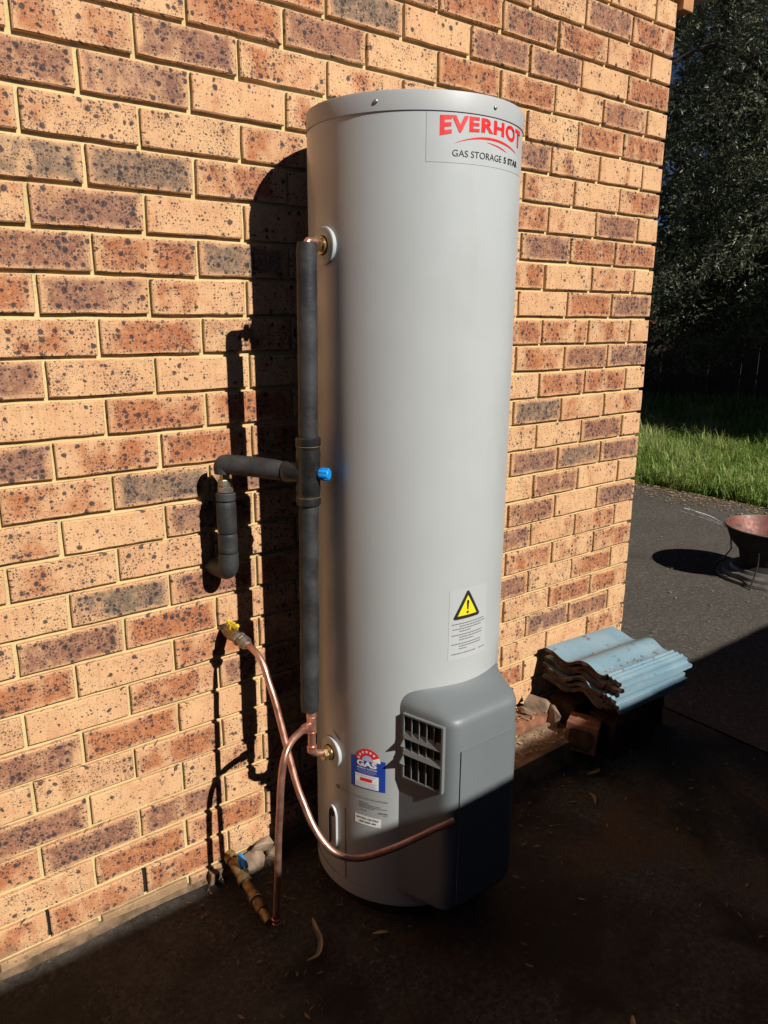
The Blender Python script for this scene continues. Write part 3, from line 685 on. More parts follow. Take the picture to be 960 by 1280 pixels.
# top brass elbow into the tank
OUTP = Vector((TC.x-TR-.003, -.258, 1.669))
p_ = fillet([pz(1.655), pz(1.676), OUTP+Vector((.004, 0, .003))], .012, 5); hk(MB().tube(p_, .0085, 14), 'top_copper', M['copper'])
mb = MB(); nut(mb, OUTP+Vector((-.020, 0, .002)), (1, 0, 0), .0165, .014); mb.lathe([(.0185, -.004), (.0185, .008)], 20, frame(OUTP+Vector((-.006, 0, 0)), (1, 0, 0))); hk(mb, 'top_fitting', M['brass'], smooth=25)

# ================================================================== cold water line
cold = thing('cold_water_pipe', 'bare copper cold water pipe rising from the ground to the lower tank inlet', 'pipe', (-1.80, -.27, .02))
def ck(mb, name, mat, **k): return keep(mb.build(name, mat, smooth=k.pop('smooth', 40), **k), cold)
INP = Vector((TC.x-TR-.003, -.262, .440)); CX = Vector((-1.676, -.258, 0))
def c_(z): return Vector((CX.x, CX.y, z))
p_ = fillet([c_(.60), c_(.452), INP+Vector((.004, 0, -.002))], .020, 7); ck(MB().tube(p_, .0098, 16), 'inlet_tube', M['copper'])
mb = MB()
for z, h, r in ((.562, .016, .0125), (.533, .044, .0120), (.556, .004, .0132), (.514, .004, .0132)):
    mb.lathe([(r*.96, -h/2), (r, -h/4), (r, h/4), (r*.96, h/2)], 18, frame(c_(z), (0, 0, 1)))
ck(mb, 'copper_tee', M['copper'])
mb = MB()
for z, h, r in ((.466, .016, .0122), (.474, .004, .0132)): mb.lathe([(r*.96, -h/2), (r, -h/4), (r, h/4), (r*.96, h/2)], 18, frame(c_(z), (0, 0, 1)))
ck(mb, 'elbow_collar', M['copper'])
mb = MB(); nut(mb, INP+Vector((-.020, 0, -.001)), (1, 0, 0), .0160, .013); mb.lathe([(.0150, -.004), (.0185, 0), (.0185, .010)], 20, frame(INP+Vector((-.010, 0, 0)), (1, 0, 0))); ck(mb, 'inlet_nut', M['brass'], smooth=25)
ris = smooth_path([(-1.678, -0.258, 0.533), (-1.7021, -0.268, 0.5355), (-1.7279, -0.28, 0.5371), (-1.7574, -0.295, 0.5333), (-1.7811, -0.308, 0.5164), (-1.7944, -0.314, 0.4819), (-1.8003, -0.314, 0.4348), (-1.803, -0.312, 0.3804), (-1.8062, -0.305, 0.2888), (-1.806, -0.296, 0.18), (-1.808, -0.282, 0.03)], 6)
riser = ck(MB().tube(ris, .0088, 16), 'riser_tube', M['copper'])
mb = MB(); d = (ris[7]-ris[0]).normalized(); mb.lathe([(.0118, 0), (.0122, .004), (.0122, .018), (.0112, .022)], 16, frame(ris[0]+d*.009, d)); ck(mb, 'branch_collar', M['copper'])
mb = MB()
for z in (.048, .036): mb.lathe([(.0098, -.002), (.0116, 0), (.0098, .002)], 16, frame(Vector((-1.808, -.284, z)), (0, 0, 1)), cap=False)
ck(mb, 'solder_ring', M['copper'])
# weathered brass stop tap lying from the wall foot to the riser
S0, S1 = Vector((-1.795, .0, .048)), Vector((-1.822, -.272, .034)); SD = (S1-S0).normalized()
prof = [(0, .018), (.10, .018), (.102, .0145), (.37, .0145), (.372, .0178), (.45, .0178), (.452, .0132), (.62, .0132), (.622, .0170), (.70, .0170), (.702, .0145), (.84, .0145), (.842, .0112), (1.0, .0105)]
tap = ck(ring_tube(MB(), S0, S1, prof, 18), 'stop_tap', M['old_brass'], smooth=25); tap['label'] = 'weathered brass stop tap lying from the wall foot'
for t in (.44, .70):
    mb = MB(); mb.lathe([(.0195, -.002), (.0205, 0), (.0195, .002)], 16, frame(S0.lerp(S1, t), SD), cap=False); o = mb.build('band', M['nickel']); o.parent = tap
mb = MB(); q = S0.lerp(S1, .27)
mb.lathe([(.007, .012), (.007, .026)], 12, frame(q, (.35, -.1, 1))); hb = frame(q+Vector((.008, -.002, .030)), (.35, -.1, 1), SD)
mb.lathe([(.0115, -.003), (.0125, .004), (.009, .009)], 14, hb)
for s in (-1, 1): mb.tube([hb @ Vector((0, 0, .003)), hb @ Vector((s*.014, .001, .005)), hb @ Vector((s*.026, .003, .001))], [.0085, .0085, .0060], 10)
h_ = ck(mb, 'tap_handle', M['blue_plastic'], bevel=0); h_['label'] = 'bright blue wing handle of the stop tap'

# ================================================================== gas line
gasp = thing('gas_pipe', 'long bent copper gas pipe from the yellow handled wall valve to the burner cover', 'pipe', (-1.778, 0, .73))
def gk(mb, name, mat, **k): return keep(mb.build(name, mat, smooth=k.pop('smooth', 40), **k), gasp)
path = smooth_path([(-1.781, -.135, .7345), (-1.781, -.165, .731), (-1.7795, -.192, .721), (-1.7775, -.212, .700), (-1.777, -.228, .672), (-1.774, -.256, .620), (-1.770, -.300, .513), (-1.767, -.330, .443), (-1.763, -.352, .404),
    (-1.757, -.390, .352), (-1.742, -.425, .313), (-1.722, -.452, .296), (-1.693, -.478, .292), (-1.655, -.505, .303), (-1.600, -.535, .323), (-1.540, -.565, .350), (-1.492, -.588, .370)], 6)
gk(MB().tube(path, .0080, 16), 'copper_tube', M['copper'])
gk(MB().tube([(-1.778, .02, .731), (-1.780, -.030, .732)], .0125, 14), 'wall_stub', M['black_plastic'])
vbod = MB(); ring_tube(vbod, (-1.7795, -.022, .732), (-1.782, -.085, .734), [(0, .012), (.08, .015), (.3, .0165), (.6, .0165), (.9, .0145), (1, .0135)], 18); gk(vbod, 'valve_body', M['old_brass'])
mb = MB(); d = Vector((0, -1, .02)); nut(mb, (-1.782, -.094, .7345), d, .0185, .016); nut(mb, (-1.782, -.112, .7348), d, .0165, .012, 8); mb.lathe([(.0165, 0), (.0165, .008), (.0125, .016), (.0100, .022)], 18, frame((-1.782, -.120, .735), d)); gk(mb, 'union_nut', M['nickel'], smooth=22)
mb = MB(); q = Vector((-1.779, -.052, .752)); f = frame(q, (0.25, 0, 1), (0, -1, 0)); mb.lathe([(.0085, -.006), (.0085, .004)], 12, f)
ho = []
for s in (-1, 1):
    mb.tube([f @ Vector((0, 0, .003)), f @ Vector((s*.014, 0, .004)), f @ Vector((s*.022, s*.003, .010))], [.0065, .0062, .0050], 10)
mb.box((-.020, -.004, .0075), (.020, .004, .0105), 0, f); gk(mb, 'valve_handle', M['yellow_plastic'], smooth=35)['label'] = 'yellow gas valve handle'
# cable tail between the wall and the ground
# ================================================================== rubble ledge beside the heater
def rough_block(name, lo, hi, mat, rot=(0, 0, 0), amp=.006, seed=0, cuts=5, chip=0.0):
    bm = bmesh.new(); bmesh.ops.create_cube(bm, size=1.0); bmesh.ops.subdivide_edges(bm, edges=bm.edges, cuts=cuts, use_grid_fill=True)
    c = (Vector(lo)+Vector(hi))/2; d = Vector(hi)-Vector(lo); Rm = Matrix.Rotation(rot[2], 3, 'Z') @ Matrix.Rotation(rot[1], 3, 'Y') @ Matrix.Rotation(rot[0], 3, 'X')
    for v in bm.verts:
        k = sum(abs(abs(q)-.5) < 1e-4 for q in v.co); q = Vector((v.co.x*d.x, v.co.y*d.y, v.co.z*d.z))
        nv_ = mnoise.noise_vector(q*11+Vector((seed*7.1, seed*3.3, seed))); q += nv_*amp + mnoise.noise_vector(q*38+Vector((seed, 0, seed)))*amp*.45
        if k >= 2: q *= 1-min(.12, (.5+abs(mnoise.noise(q*17+Vector((seed, seed, 0)))))*(amp+chip)/min(d)*1.2)
        v.co = c + Rm @ q
    bmesh.ops.recalc_face_normals(bm, faces=bm.faces); me = bpy.data.meshes.new(name); bm.to_mesh(me); bm.free(); me.materials.append(mat)
    me.polygons.foreach_set('use_smooth', [True]*len(me.polygons)); me.set_sharp_from_angle(angle=R(22))
    o = bpy.data.objects.new(name, me); COL.objects.link(o); return o
def shard(name, lo, hi, mat, rot=(0, 0, 0), seed=0, n=16):
    rnd = random.Random(seed); bm = bmesh.new(); c = (Vector(lo)+Vector(hi))/2; d = (Vector(hi)-Vector(lo))/2
    Rm = Matrix.Rotation(rot[2], 3, 'Z') @ Matrix.Rotation(rot[1], 3, 'Y') @ Matrix.Rotation(rot[0], 3, 'X')
    for _ in range(n):
        q = Vector((rnd.uniform(-1, 1), rnd.uniform(-1, 1), rnd.uniform(-1, 1))); m = max(abs(q.x), abs(q.y), abs(q.z)); q = q/m*rnd.uniform(.82, 1.0)
        bm.verts.new(c + Rm @ Vector((q.x*d.x, q.y*d.y, q.z*d.z)))
    r = bmesh.ops.convex_hull(bm, input=bm.verts)
    bmesh.ops.delete(bm, geom=[v for v in bm.verts if not v.link_faces], context='VERTS')
    bmesh.ops.bevel(bm, geom=list(bm.edges), offset=.0012, segments=1, affect='EDGES'); bmesh.ops.recalc_face_normals(bm, faces=bm.faces)
    me = bpy.data.meshes.new(name); bm.to_mesh(me); bm.free(); me.materials.append(mat); o = bpy.data.objects.new(name, me); COL.objects.link(o); return o
tag(rough_block('paving_block', (-1.12, -.245, -.02), (-.535, -.115, .098), M['rubble'], (.06, .0, .01), .006, 1, 7), 'dusty brown paving block beside the burner cover, dirt on its top', 'block')
tag(rough_block('old_brick', (-.80, -.118, -.01), (-.57, -.012, .128), M['terracotta'], (0, 0, .03), .004, 2), 'reddish flat brick between the wall and the dusty paving block', 'brick')
tag(shard('mortar_chunk', (-.89, -.07, .110), (-.80, -.01, .146), M['rubble'], (.2, .1, .4), 3), 'crumbling brown mortar lump on the ledge against the wall', 'rubble')
tag(shard('mortar_shard', (-.660, -.085, .125), (-.615, -.035, .146), M['pale_rubble'], (.3, .2, 1.0), 4), 'small pale shard on the reddish flat brick', 'rubble')
tag(shard('broken_tile', (-.602, -.120, .070), (-.584, -.020, .180), M['pale_rubble'], (.1, .35, .5), 5), 'pale broken tile piece upright under the left end of the tile stack', 'tile')
tag(shard('broken_tile', (-.585, -.165, .055), (-.568, -.090, .160), M['pale_rubble'], (.2, .3, -.25), 6), 'second pale broken tile piece leaning beside the red brick half', 'tile')
# half brick, end on; a darker plate stands for its shaded frog
hbk = thing('half_brick', 'red half brick with a frog painted dark propping the front of the tile stack', 'brick', (-.53, -.24, .06))
b1 = rough_block('brick_body', (-.055, -.055, -.05), (.055, .055, .05), M['terracotta'], (0, 0, 0), .003, 8)
b1.parent = hbk; hbk.rotation_euler = (.06, .12, .50); hbk.location = (-.545, -.245, .100)
fr = rough_block('frog', (-.060, -.040, -.034), (-.054, .040, .034), M['tile_edge'], (0, 0, 0), .002, 9); fr.parent = hbk
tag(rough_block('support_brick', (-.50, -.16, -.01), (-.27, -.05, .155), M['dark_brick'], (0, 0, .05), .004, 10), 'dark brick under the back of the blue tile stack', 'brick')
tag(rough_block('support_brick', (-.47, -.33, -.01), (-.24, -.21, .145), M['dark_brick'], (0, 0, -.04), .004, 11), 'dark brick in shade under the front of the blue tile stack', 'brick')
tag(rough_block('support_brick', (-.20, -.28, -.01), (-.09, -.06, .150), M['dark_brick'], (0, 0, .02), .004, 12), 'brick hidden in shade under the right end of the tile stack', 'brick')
for k, (lo, hi, rt3, lb) in enumerate((((-1.775, -.060, -.012), (-1.700, .002, .040), (.35, .1, .2), 'flat pale concrete shard at the wall foot just right of the blue tap'),
        ((-1.690, -.050, -.010), (-1.630, .004, .034), (.1, -.2, .7), 'small pale concrete lump in the corner of the tank and the wall foot'),
        ((-1.745, -.025, .020), (-1.665, .006, .066), (.5, .15, .05), 'upper pale concrete shard leaning on the wall behind the copper riser'),
        ((-1.870, -.028, -.012), (-1.825, .003, .036), (.2, .1, .3), 'little brownish crust at the wall foot left of the blue tap'))):
    tag(shard('footing_rubble', lo, hi, M['pale_rubble'] if k < 3 else M['rubble'], rt3, 13+k, 22), lb, 'rubble')
# crusted earth washed up along the foot of the wall
b_ = MB(); vs = []; fs = []; NX = 420
for i in range(NX+1):
    x = -4.6+4.55*i/NX; h = max(.001, .010+.014*mnoise.fractal(Vector((x*5.3, 1.7, 0)), 1, 2, 4)); w = max(.006, .020+.020*mnoise.fractal(Vector((x*4.1, 5.5, 2)), 1, 2, 4))
    vs += [(x, .010, h), (x, -.001, h*.95), (x, -w*.45, h*(.45+.2*mnoise.noise(Vector((x*30, 0, 0))))), (x, -w, -.004)]
for i in range(NX):
    for j in range(3): k = 4*i+j; fs.append((k, k+1, k+5, k+4))
b_.add(vs, fs); o = b_.build('earth', M['wall_dirt'], smooth=60); o['kind'] = 'structure'

# ================================================================== stack of roof tiles
def tile_profile(s):        # s metres from the wall edge, height of the upper surface
    def bumpf(c, w, h): d = abs(s-c)/w; return h*.5*(1+math.cos(math.pi*min(1, d)))
    h = bumpf(-.005, .115, .027)+bumpf(.172, .075, .027)
    if s > .262: h += .006
    for c in (.268, .288, .308): h += bumpf(c, .007, .006)
    return h-.035*max(0, (s-.24))/.09*0.25
SS = [i*.0095 for i in range(27)]+[.2565, .260, .263, .266, .270, .274, .278, .283, .288, .292, .297, .302, .307, .311, .316, .323, .330]
def tile(name, seed, label, frame_, length=.412):
    rnd = random.Random(seed); nx = 15; ns = len(SS); b = MB(); vs = []
    for top in (1, 0):
        for i in range(nx+1):
            for j, s in enumerate(SS):
                x = length*i/nx; h = tile_profile(s)
                ragged = .012*(mnoise.noise(Vector((s*26, seed*3.7, .5)))) if i == 0 else (.004*mnoise.noise(Vector((s*20, seed, 9))) if i == nx else 0)
                z = h if top else h-.0125-.004*mnoise.noise(Vector((s*18, x*5, seed)))
                vs.append(frame_ @ Vector((x+ragged*(1 if top else 1.5), -s-(0.0 if top else -.001), z)))
    N1 = (nx+1)*ns; fs = []; mi = []
    for i in range(nx):
        for j in range(ns-1):
            k = i*ns+j; fs.append((k, k+1, k+ns+1, k+ns)); mi.append(0); fs.append((N1+k, N1+k+ns, N1+k+ns+1, N1+k+1)); mi.append(1)
    for j in range(ns-1):
        fs.append((j, N1+j, N1+j+1, j+1)); mi.append(1); k = nx*ns+j; fs.append((k, k+1, N1+k+1, N1+k)); mi.append(1)
    for i in range(nx):
        k = i*ns; fs.append((k, k+ns, N1+k+ns, N1+k)); mi.append(1); k = i*ns+ns-1; fs.append((k, N1+k, N1+k+ns, k+ns)); mi.append(0)
    b.v = vs; b.f = fs; b.mi = mi; o = b.build(name, [M['tile_blue'], M['tile_edge']], smooth=45)
    return tag(o, label, 'roof tile', 'roof tiles stacked by the wall')
names = ['topmost pale blue roof tile of the stack', 'second blue roof tile from the top of the stack', 'third blue roof tile from the top of the stack', 'fourth blue roof tile from the top of the stack', 'fifth blue roof tile from the top of the stack, half in shade', 'lowest blue roof tile of the stack, jutting out in shade']
rt = random.Random(2)
for i, nm in enumerate(names):
    dx, dy = (0, 0) if i == 0 else (rt.uniform(-.018, .014), rt.uniform(-.008, .010))
    if i == 5: dy -= .012
    f = Matrix.Translation((-.515+dx, -.030+dy, .316-.0205*i)) @ Matrix.Rotation(rt.uniform(-.02, .02)-.01, 4, 'Z') @ Matrix.Rotation(.055-.004*i, 4, 'Y') @ Matrix.Rotation(-.045+.02*0, 4, 'X')
    if i == 0: TOPF = f
    tile('roof_tile', i+1, nm, f)

# ================================================================== fire bowl
FC_ = Vector((1.955, .325, 0))
pit = thing('fire_bowl', 'rusty red steel fire bowl on a round grey base out on the concrete', 'fire bowl', FC_)
fm = Matrix.Translation(FC_) @ Matrix.Diagonal((.96, .96, 1.0, 1.0))
mb = MB(); mb.lathe([(.279, .316), (.279, .310), (.270, .298), (.240, .225), (.185, .165), (.10, .135), (.0, .130)], 56, fm, cap=False); keep(mb.build('bowl_outside', M['soot'], smooth=45), pit)
mb = MB(); mb.lathe([(.279, .316), (.274, .317), (.264, .303), (.232, .233), (.178, .174), (.095, .146), (.0, .141)], 56, fm, cap=False); keep(mb.build('bowl_inside', M['rust'], smooth=45), pit)
mb = MB(); mb.lathe([(.280, .319), (.2835, .3155), (.280, .312), (.2765, .3155), (.280, .319)], 56, fm, cap=False); keep(mb.build('rim', M['drum'], smooth=45), pit)
mb = MB(); mb.lathe([(.292, -.004), (.300, .006), (.296, .020), (.268, .026), (.264, .046), (.225, .052), (.215, .070), (.10, .078), (.0, .078)], 56, fm, cap=False); keep(mb.build('base', M['drum'], smooth=30), pit)
mb = MB(); mb.lathe([(.20, .07), (.17, .10), (.185, .165)], 32, fm, cap=False); keep(mb.build('pedestal', M['soot'], smooth=30), pit)
for a in (100, 190, 340):
    c, s = math.cos(R(a)), math.sin(R(a)); mb = MB()
    mb.tube([FC_+Vector((.235*c, .235*s, .20)), FC_+Vector((.225*c, .225*s, .13)), FC_+Vector((.26*c, .26*s, .07)), FC_+Vector((.325*c, .325*s, .004))], .005, 8); keep(mb.build('leg', M['drum'] if a == 100 else M['soot'], smooth=40), pit)
for k, (a, l) in enumerate(((128, .23), (134, .26), (120, .20))):
    c, s = math.cos(R(a)), math.sin(R(a)); p0 = FC_+Vector((.26*c, .26*s, .30))
    mb = MB(); mb.tube(smooth_path([p0-Vector((.08*c, .08*s, -.01)), p0, p0+Vector((l*.5*c, l*.5*s, .045)), p0+Vector((l*c-.05*k, l*s, .10))], 4), .0022, 6); keep(mb.build('wire', M['steel'], smooth=40), pit)
mb = MB(); mb.tube(smooth_path([FC_+Vector(q) for q in ((-.20, .15, .31), (-.17, .05, .25), (-.10, -.06, .215), (-.04, -.12, .20))], 6), .0025, 6); keep(mb.build('wire', M['steel'], smooth=40), pit)
mb = MB(); mb.tube(smooth_path([FC_+Vector(q) for q in ((-.14, -.20, .10), (-.02, -.235, .115), (.06, -.22, .09), (.10, -.26, .12), (.02, -.28, .08), (.15, -.25, .07))], 6), .0035, 6); keep(mb.build('wire', M['steel'], smooth=40), pit)

# ================================================================== litter, leaves
import array
def scatter_mesh(name, mat, quads, tones, kind='stuff', parent=None):
    me = bpy.data.meshes.new(name); me.from_pydata([q for p in quads for q in p[0]], [], [tuple(i+o for i in f) for (p, o) in zip(quads, offsets(quads)) for f in p[1]]); me.materials.append(mat)
    at = me.attributes.new('leaf_tone', 'FLOAT', 'POINT'); at.data.foreach_set('value', [t for p, t in zip(quads, tones) for _ in p[0]])
    o = bpy.data.objects.new(name, me); COL.objects.link(o)
    if kind: o['kind'] = kind
    if parent: keep(o, parent)
    return o
def offsets(quads):
    o = 0; out = []
    for p in quads: out.append(o); o += len(p[0])
    return out
rs = random.Random(11); Q = []; Tn = []
def scrap(x, y, L, w, tone, z=.004):
    a = rs.uniform(0, 6.283); c, s = math.cos(a), math.sin(a); cu = rs.uniform(-.3, .3)*L; up = rs.uniform(0, .35)*L*.4
    pts = [(-L/2, 0, rs.uniform(0, up)), (0, w/2+cu*.3, up*.4), (L/2, cu, rs.uniform(0, up)), (0, -w/2+cu*.3, up*.5)]
    Q.append(([(x+c*p-s*q, y+s*p+c*q, z+r) for p, q, r in pts], [(0, 1, 2, 3)])); Tn.append(tone)
for _ in range(9000):                                  # wind-blown scraps on the sunny slab, thick along the grass edge
    t = rs.random()
    if t < .62: x = 3.66-abs(rs.gauss(0, .20+.25*max(0, mnoise.noise(Vector((len(Q)*.0007, 3, 1)))))); y = rs.uniform(-.4, 4.5)
    else: x = rs.uniform(.1, 3.6); y = rs.uniform(-2.2, 4.5)
    if t > .62 and mnoise.noise(Vector((x*1.4, y*1.4, 2))) < -.05 and rs.random() < .8: continue
    L = rs.choice((.010, .016, .028, .042)) if t < .62 else rs.choice((.006, .010, .014, .024)); scrap(x, y, L*rs.uniform(.7, 1.4), L*rs.uniform(.18, .45), rs.random(), .007)
for _ in range(800):                                  # bits round the heater, rubble and wall foot, toned down for the shade
    x = rs.gauss(-.8, .55); y = -abs(rs.gauss(0, .45))-.02
    if (x-TC.x)**2+(y-TC.y)**2 < .06: continue
    L = rs.choice((.006, .009, .014, .024)); scrap(x, y, L, L*rs.uniform(.15, .4), rs.random()*.5, .006)
for _ in range(220):  # more bits left of the tank, tone lowered for the shade
    x = rs.uniform(-1.95, -1.5); y = -abs(rs.gauss(0, .25)); L = rs.choice((.006, .010, .02)); scrap(x, y, L, L*rs.uniform(.15, .4), rs.random()*.4, .006)
for _ in range(260):                                   # crumbs on the ledge and the tiles
    x = rs.uniform(-.95, -.56); y = rs.uniform(-.23, -.02); L = rs.choice((.008, .014, .022)); scrap(x, y, L, L*rs.uniform(.2, .5), rs.uniform(.3, 1), .104 if y < -.118 else .134)
for _ in range(70):                                    # twigs and crumbs caught in the tile valleys
    sv = rs.choice((.108, .236, .238, .25))+rs.gauss(0, .008); L = rs.choice((.004, .008, .014)); q = TOPF @ Vector((rs.uniform(.03, .38), -sv, tile_profile(sv)+.0025)); scrap(q.x, q.y, L, L*rs.uniform(.25, .5), rs.uniform(.1, .9), q.z)
litter = scatter_mesh('leaf_litter', M['litter'], Q, Tn); litter['label'] = 'dry leaf scraps and straw scattered over the concrete'
def leaf(name, pts, w, label, tone):
    P = smooth_path(pts, 5); n = len(P); vs = []
    for i, p in enumerate(P):
        t = i/(n-1); h = w*math.sin(math.pi*(.06+.9*t))**.8; d = (P[min(n-1, i+1)]-P[max(0, i-1)]).normalized(); sd = d.cross(Vector((0, 0, 1))).normalized()
        vs += [p+sd*h+Vector((0, 0, h*.4)), p+Vector((0, 0, 0)), p-sd*h+Vector((0, 0, h*.5))]
    vs = [tuple(v) for v in vs]; vs += [(x, y, z-.0012) for x, y, z in vs]; m = 3*n
    fs = []
    for i in range(n-1):
        for j in range(2):
            k = 3*i+j; fs += [(k, k+1, k+4, k+3), (m+k, m+k+3, m+k+4, m+k+1)]
    o = scatter_mesh(name, M['litter'], [(vs, fs)], [tone], None); return tag(o, label, 'leaf', 'fallen leaves in the shade')
leaf('dry_leaf', [(-1.715, -.305, .012), (-1.735, -.352, .030), (-1.742, -.385, .018), (-1.765, -.410, .010), (-1.795, -.408, .008)], .0065, 'long curled dry leaf on the dark concrete in front of the copper riser', .8)
leaf('dry_leaf', [(-.70, -.40, .010), (-.715, -.43, .016), (-.735, -.45, .010)], .006, 'curled brown leaf on the dark ground right of the burner cover', .5)
leaf('dry_leaf', [(-.62, -.33, .010), (-.59, -.345, .016), (-.56, -.335, .012)], .007, 'brown leaf in shade below the half brick', .4)
leaf('dry_leaf', [(-1.62, -.44, .010), (-1.600, -.452, .012), (-1.585, -.458, .009)], .005, 'small pale leaf in shade at the foot of the tank', .9)
leaf('dry_leaf', [(-1.30, -.98, .010), (-1.325, -1.00, .014), (-1.345, -1.03, .009)], .006, 'thin pale leaf lying alone at the bottom of the picture', .8)
for k, (x, y, L) in enumerate(((-.30, -.135, .030), (-.33, -.215, .032), (-.25, -.222, .040), (-.40, -.20, .026))):
    pass

# ================================================================== lawn, fences, trees
lawn = sheet('lawn', 3.60, 30, -14, 30, -0.02, 60, 90, M['soil'], 0.02, 9.0)
rg = random.Random(21); Q = []; Tn = []
def blade(x, y, h, lean, w, tone):
    a = rg.uniform(0, 6.283); c, s = math.cos(a), math.sin(a); px_, py_ = -s*w, c*w; l1, l2 = lean*h*.35, lean*h
    Q.append(([(x-px_, y-py_, -.03), (x+px_, y+py_, -.03), (x+c*l1+px_*.8, y+s*l1+py_*.8, h*.55), (x+c*l1-px_*.8, y+s*l1-py_*.8, h*.55), (x+c*l2, y+s*l2, h*(1-.35*lean))], [(0, 1, 2, 3), (3, 2, 4)])); Tn.append(tone)
for i in range(26000):
    t = rg.random(); x = 3.62+(t**1.35)*5.6; y = 0.2+x*.05+rg.random()*(2.6+(x-3.6)*.62)
    cl = mnoise.noise(Vector((x*2.1, y*2.1, 0))); e = min(1, (x-3.58)/.35)
    if x-3.62 < .20*(mnoise.noise(Vector((y*2.3, 4, 1)))+.6): continue
    h = (.07+.10*e+.13*cl)*rg.uniform(.45, 1.4); blade(x, y, max(.03, h), rg.uniform(.1, 1.3), rg.uniform(.003, .0075), min(1, max(0, rg.gauss(.42+.6*cl, .22))))
for i in range(9000):
    x = 8.5+rg.random()*6; y = 1.6+(x-8.5)*.3+rg.random()*8; blade(x, y, rg.uniform(.06, .2), rg.uniform(.2, 1), rg.uniform(.006, .012), rg.random()*.7)
gr = scatter_mesh('grass', M['grass'], Q, Tn); gr['label'] = 'long green grass lit at the edge of the concrete'
def fence(name, label, p0, p1, h, step, w, mat, z0=-.04, rail=True):
    p0, p1 = Vector(p0), Vector(p1); d = (p1-p0).normalized(); n_ = Vector((-d.y, d.x)); L = (p1-p0).length
    F = thing(name, label, 'fence', (p0.x, p0.y, 0)); ang = math.atan2(d.y, d.x); rf = random.Random(31)
    b = MB(); b.box((0, -.009, 0), (w, .009, h)); base = b.build('paling', mat, bevel=.002); me_ = base.data; bpy.data.objects.remove(base)
    k = 0
    while k*step < L:
        o = bpy.data.objects.new('paling', me_); COL.objects.link(o); o.parent = F
        o.location = (d.x*k*step+n_.x*rf.uniform(-.004, .004), d.y*k*step+n_.y*rf.uniform(-.004, .004), z0); o.rotation_euler = (0, 0, ang+rf.uniform(-.02, .02)); k += 1
    for z in (.35, h-.35):
        b = MB(); b.box((0, -.06, z), (L, -.012, z+.09), 0, Matrix.Rotation(ang, 4, 'Z')); o = b.build('rail', mat); o.parent = F
    return F
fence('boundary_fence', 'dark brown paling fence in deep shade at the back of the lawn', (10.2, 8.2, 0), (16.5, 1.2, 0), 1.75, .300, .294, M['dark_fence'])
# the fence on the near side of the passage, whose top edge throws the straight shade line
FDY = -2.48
fence('side_fence', 'weathered paling fence along the passage behind the viewer', (-7.0, FDY, 0), (9.0, FDY, 0), 1.80+.04, .152, .151, M['paling'])

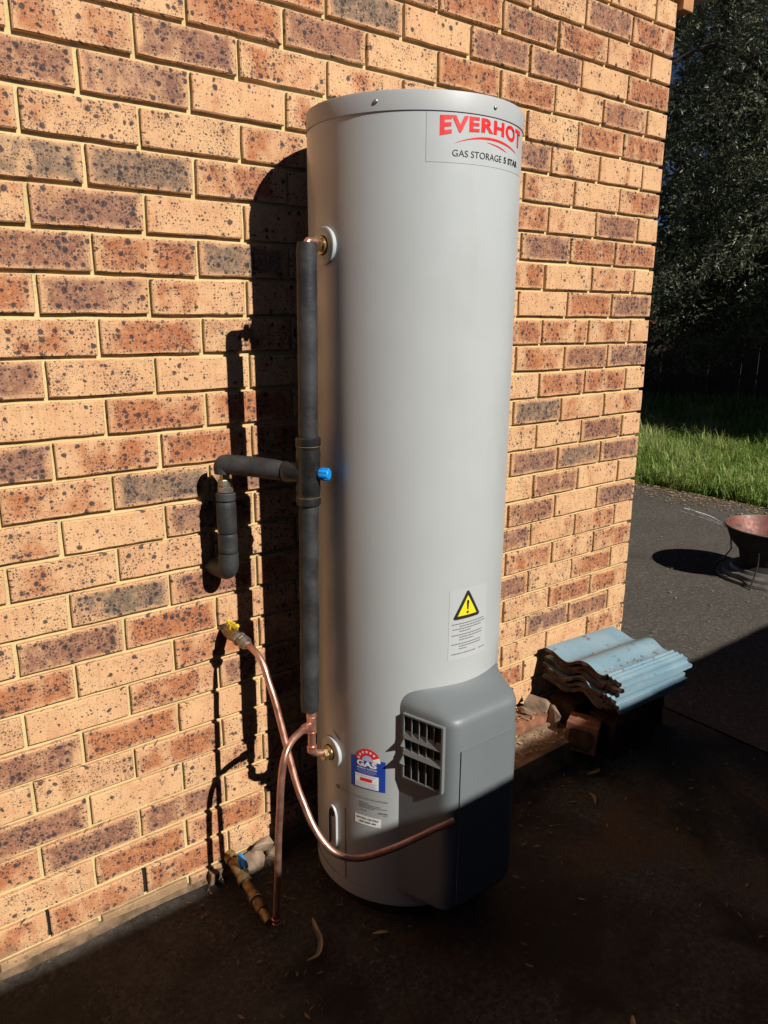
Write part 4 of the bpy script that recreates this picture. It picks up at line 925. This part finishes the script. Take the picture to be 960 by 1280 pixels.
def tree(name, label, base, stems, crown, n, seed, parentcat='tree', leafL=(.045, .085), flowers=0, wr=.085):
    rt_ = random.Random(seed); T_ = thing(name, label, parentcat, base); B = Vector(base)
    mb = MB(); tips = []
    for (dx, dy, h, r) in stems:
        p0 = B+Vector((rt_.uniform(-.1, .1), rt_.uniform(-.1, .1), -.1)); p3 = B+Vector((dx, dy, h)); mid = p0.lerp(p3, .45)+Vector((-dx*.15, -dy*.15, h*.1))
        P = smooth_path([p0, mid, p3], 6); mb.tube(P, [r*(1-.75*i/(len(P)-1)) for i in range(len(P))], 9); tips.append((P, r))
    keep(mb.build('trunk', M['bark'], smooth=50), T_)
    mb = MB()
    for P, r in tips:
        for _ in range(7):
            i = rt_.randrange(len(P)//3, len(P)); a = rt_.uniform(0, 6.28); l = rt_.uniform(.8, 2.4); q = P[i]
            mb.tube(smooth_path([q, q+Vector((math.cos(a)*l*.5, math.sin(a)*l*.5, l*.35)), q+Vector((math.cos(a)*l, math.sin(a)*l, l*.1))], 4), [r*.35*(1-.8*k/8) for k in range(9)], 6)
    keep(mb.build('limb', M['bark'], smooth=50), T_)
    Q_ = []; Tn_ = []; Fl = []
    clumps = []
    while len(clumps) < n//42:
        c, rad = rt_.choice(crown); v = Vector((rt_.gauss(0, 1), rt_.gauss(0, 1), rt_.gauss(0, 1))); v = v.normalized()*(rt_.random()**.4)
        q = Vector(c)+Vector((v.x*rad[0], v.y*rad[1], v.z*rad[2]))
        if mnoise.noise(q*.8+Vector((seed, 0, 0))) < -.22: continue
        clumps.append(q)
    for q in clumps:
        dirn = Vector((rt_.gauss(0, .6), rt_.gauss(0, .6), rt_.uniform(-1.2, .3))).normalized(); L = rt_.uniform(.25, .6); tone = rt_.random()
        for _ in range(42):
            t = rt_.random(); p = q+dirn*L*t+Vector((rt_.gauss(0, .05), rt_.gauss(0, .05), rt_.gauss(0, .05)))
            d = (dirn*.8+Vector((rt_.gauss(0, .7), rt_.gauss(0, .7), rt_.gauss(0, .7)))).normalized(); s = d.orthogonal().normalized()
            s = Matrix.Rotation(rt_.uniform(0, 6.28), 3, d) @ s; l = rt_.uniform(*leafL); w = l*wr+.002
            Q_.append(([tuple(p), tuple(p+d*l*.5+s*w), tuple(p+d*l), tuple(p+d*l*.5-s*w)], [(0, 1, 2, 3)])); Tn_.append(min(1, max(0, tone*.6+rt_.random()*.4)))
        if flowers and rt_.random() < flowers:
            Fl.append((q+dirn*L*.7, dirn))
    scatter_mesh('crown', M['leaf'], Q_, Tn_, None, T_)
    for q, d in Fl:
        mb = MB(); mb.lathe([(.006, 0), (.026, .012), (.030, .05), (.022, .085), (.004, .095)], 8, frame(q, d)); keep(mb.build('flower', M['flower'], smooth=60), T_)
    return T_
tree('bottlebrush_tree', 'dark drooping bottlebrush tree behind the brick corner with fine leaves', (9.8, 2.4, 0),
     [(-1.6, 1.2, 4.2, .16), (.4, -1.4, 5.0, .17), (-.8, 2.4, 4.6, .15), (1.2, .3, 4.4, .14), (-.6, -2.6, 4.2, .14)],
     [((8.6, 4.2, 3.4), (1.9, 1.9, 2.3)), ((8.3, 3.6, 4.8), (2.0, 2.0, 1.8)), ((8.2, 4.6, 1.9), (1.3, 1.3, 1.0)), ((9.4, 4.6, 2.6), (1.6, 1.6, 1.5)), ((8.8, 3.6, 6.4), (2.2, 2.2, 1.6))], 140000, 4, leafL=(.05, .095), flowers=.006, wr=.10)
tree('backyard_tree', 'broad dark tree standing behind the bottlebrush at the back fence', (14.5, 8.5, 0), [(-1, -1, 6, .22), (1, .5, 6.5, .2), (0, -2, 6, .18)],
     [((13.0, 6.8, 3.6), (3.0, 3.0, 2.8)), ((13.0, 6.8, 7.4), (3.2, 3.2, 2.8)), ((14.8, 5.6, 4.6), (2.6, 2.6, 3.4))], 50000, 6, leafL=(.16, .30), wr=.17)
tree('added_shade_tree', 'unseen broad tree added off to the right to shade the far lawn', (11.0, -.4, 0), [(-1, -.6, 4.5, .22), (1, .5, 4.6, .2), (0, 1.2, 4.4, .18)],
     [((10.6, -.2, 3.5), (3.6, 2.8, 1.2)), ((9.4, -1.0, 3.3), (2.3, 2.2, 1.1)), ((12.8, .4, 3.6), (2.8, 2.6, 1.4))], 50000, 9, leafL=(.18, .30), wr=.24)  # out of view, added so the far lawn falls dark
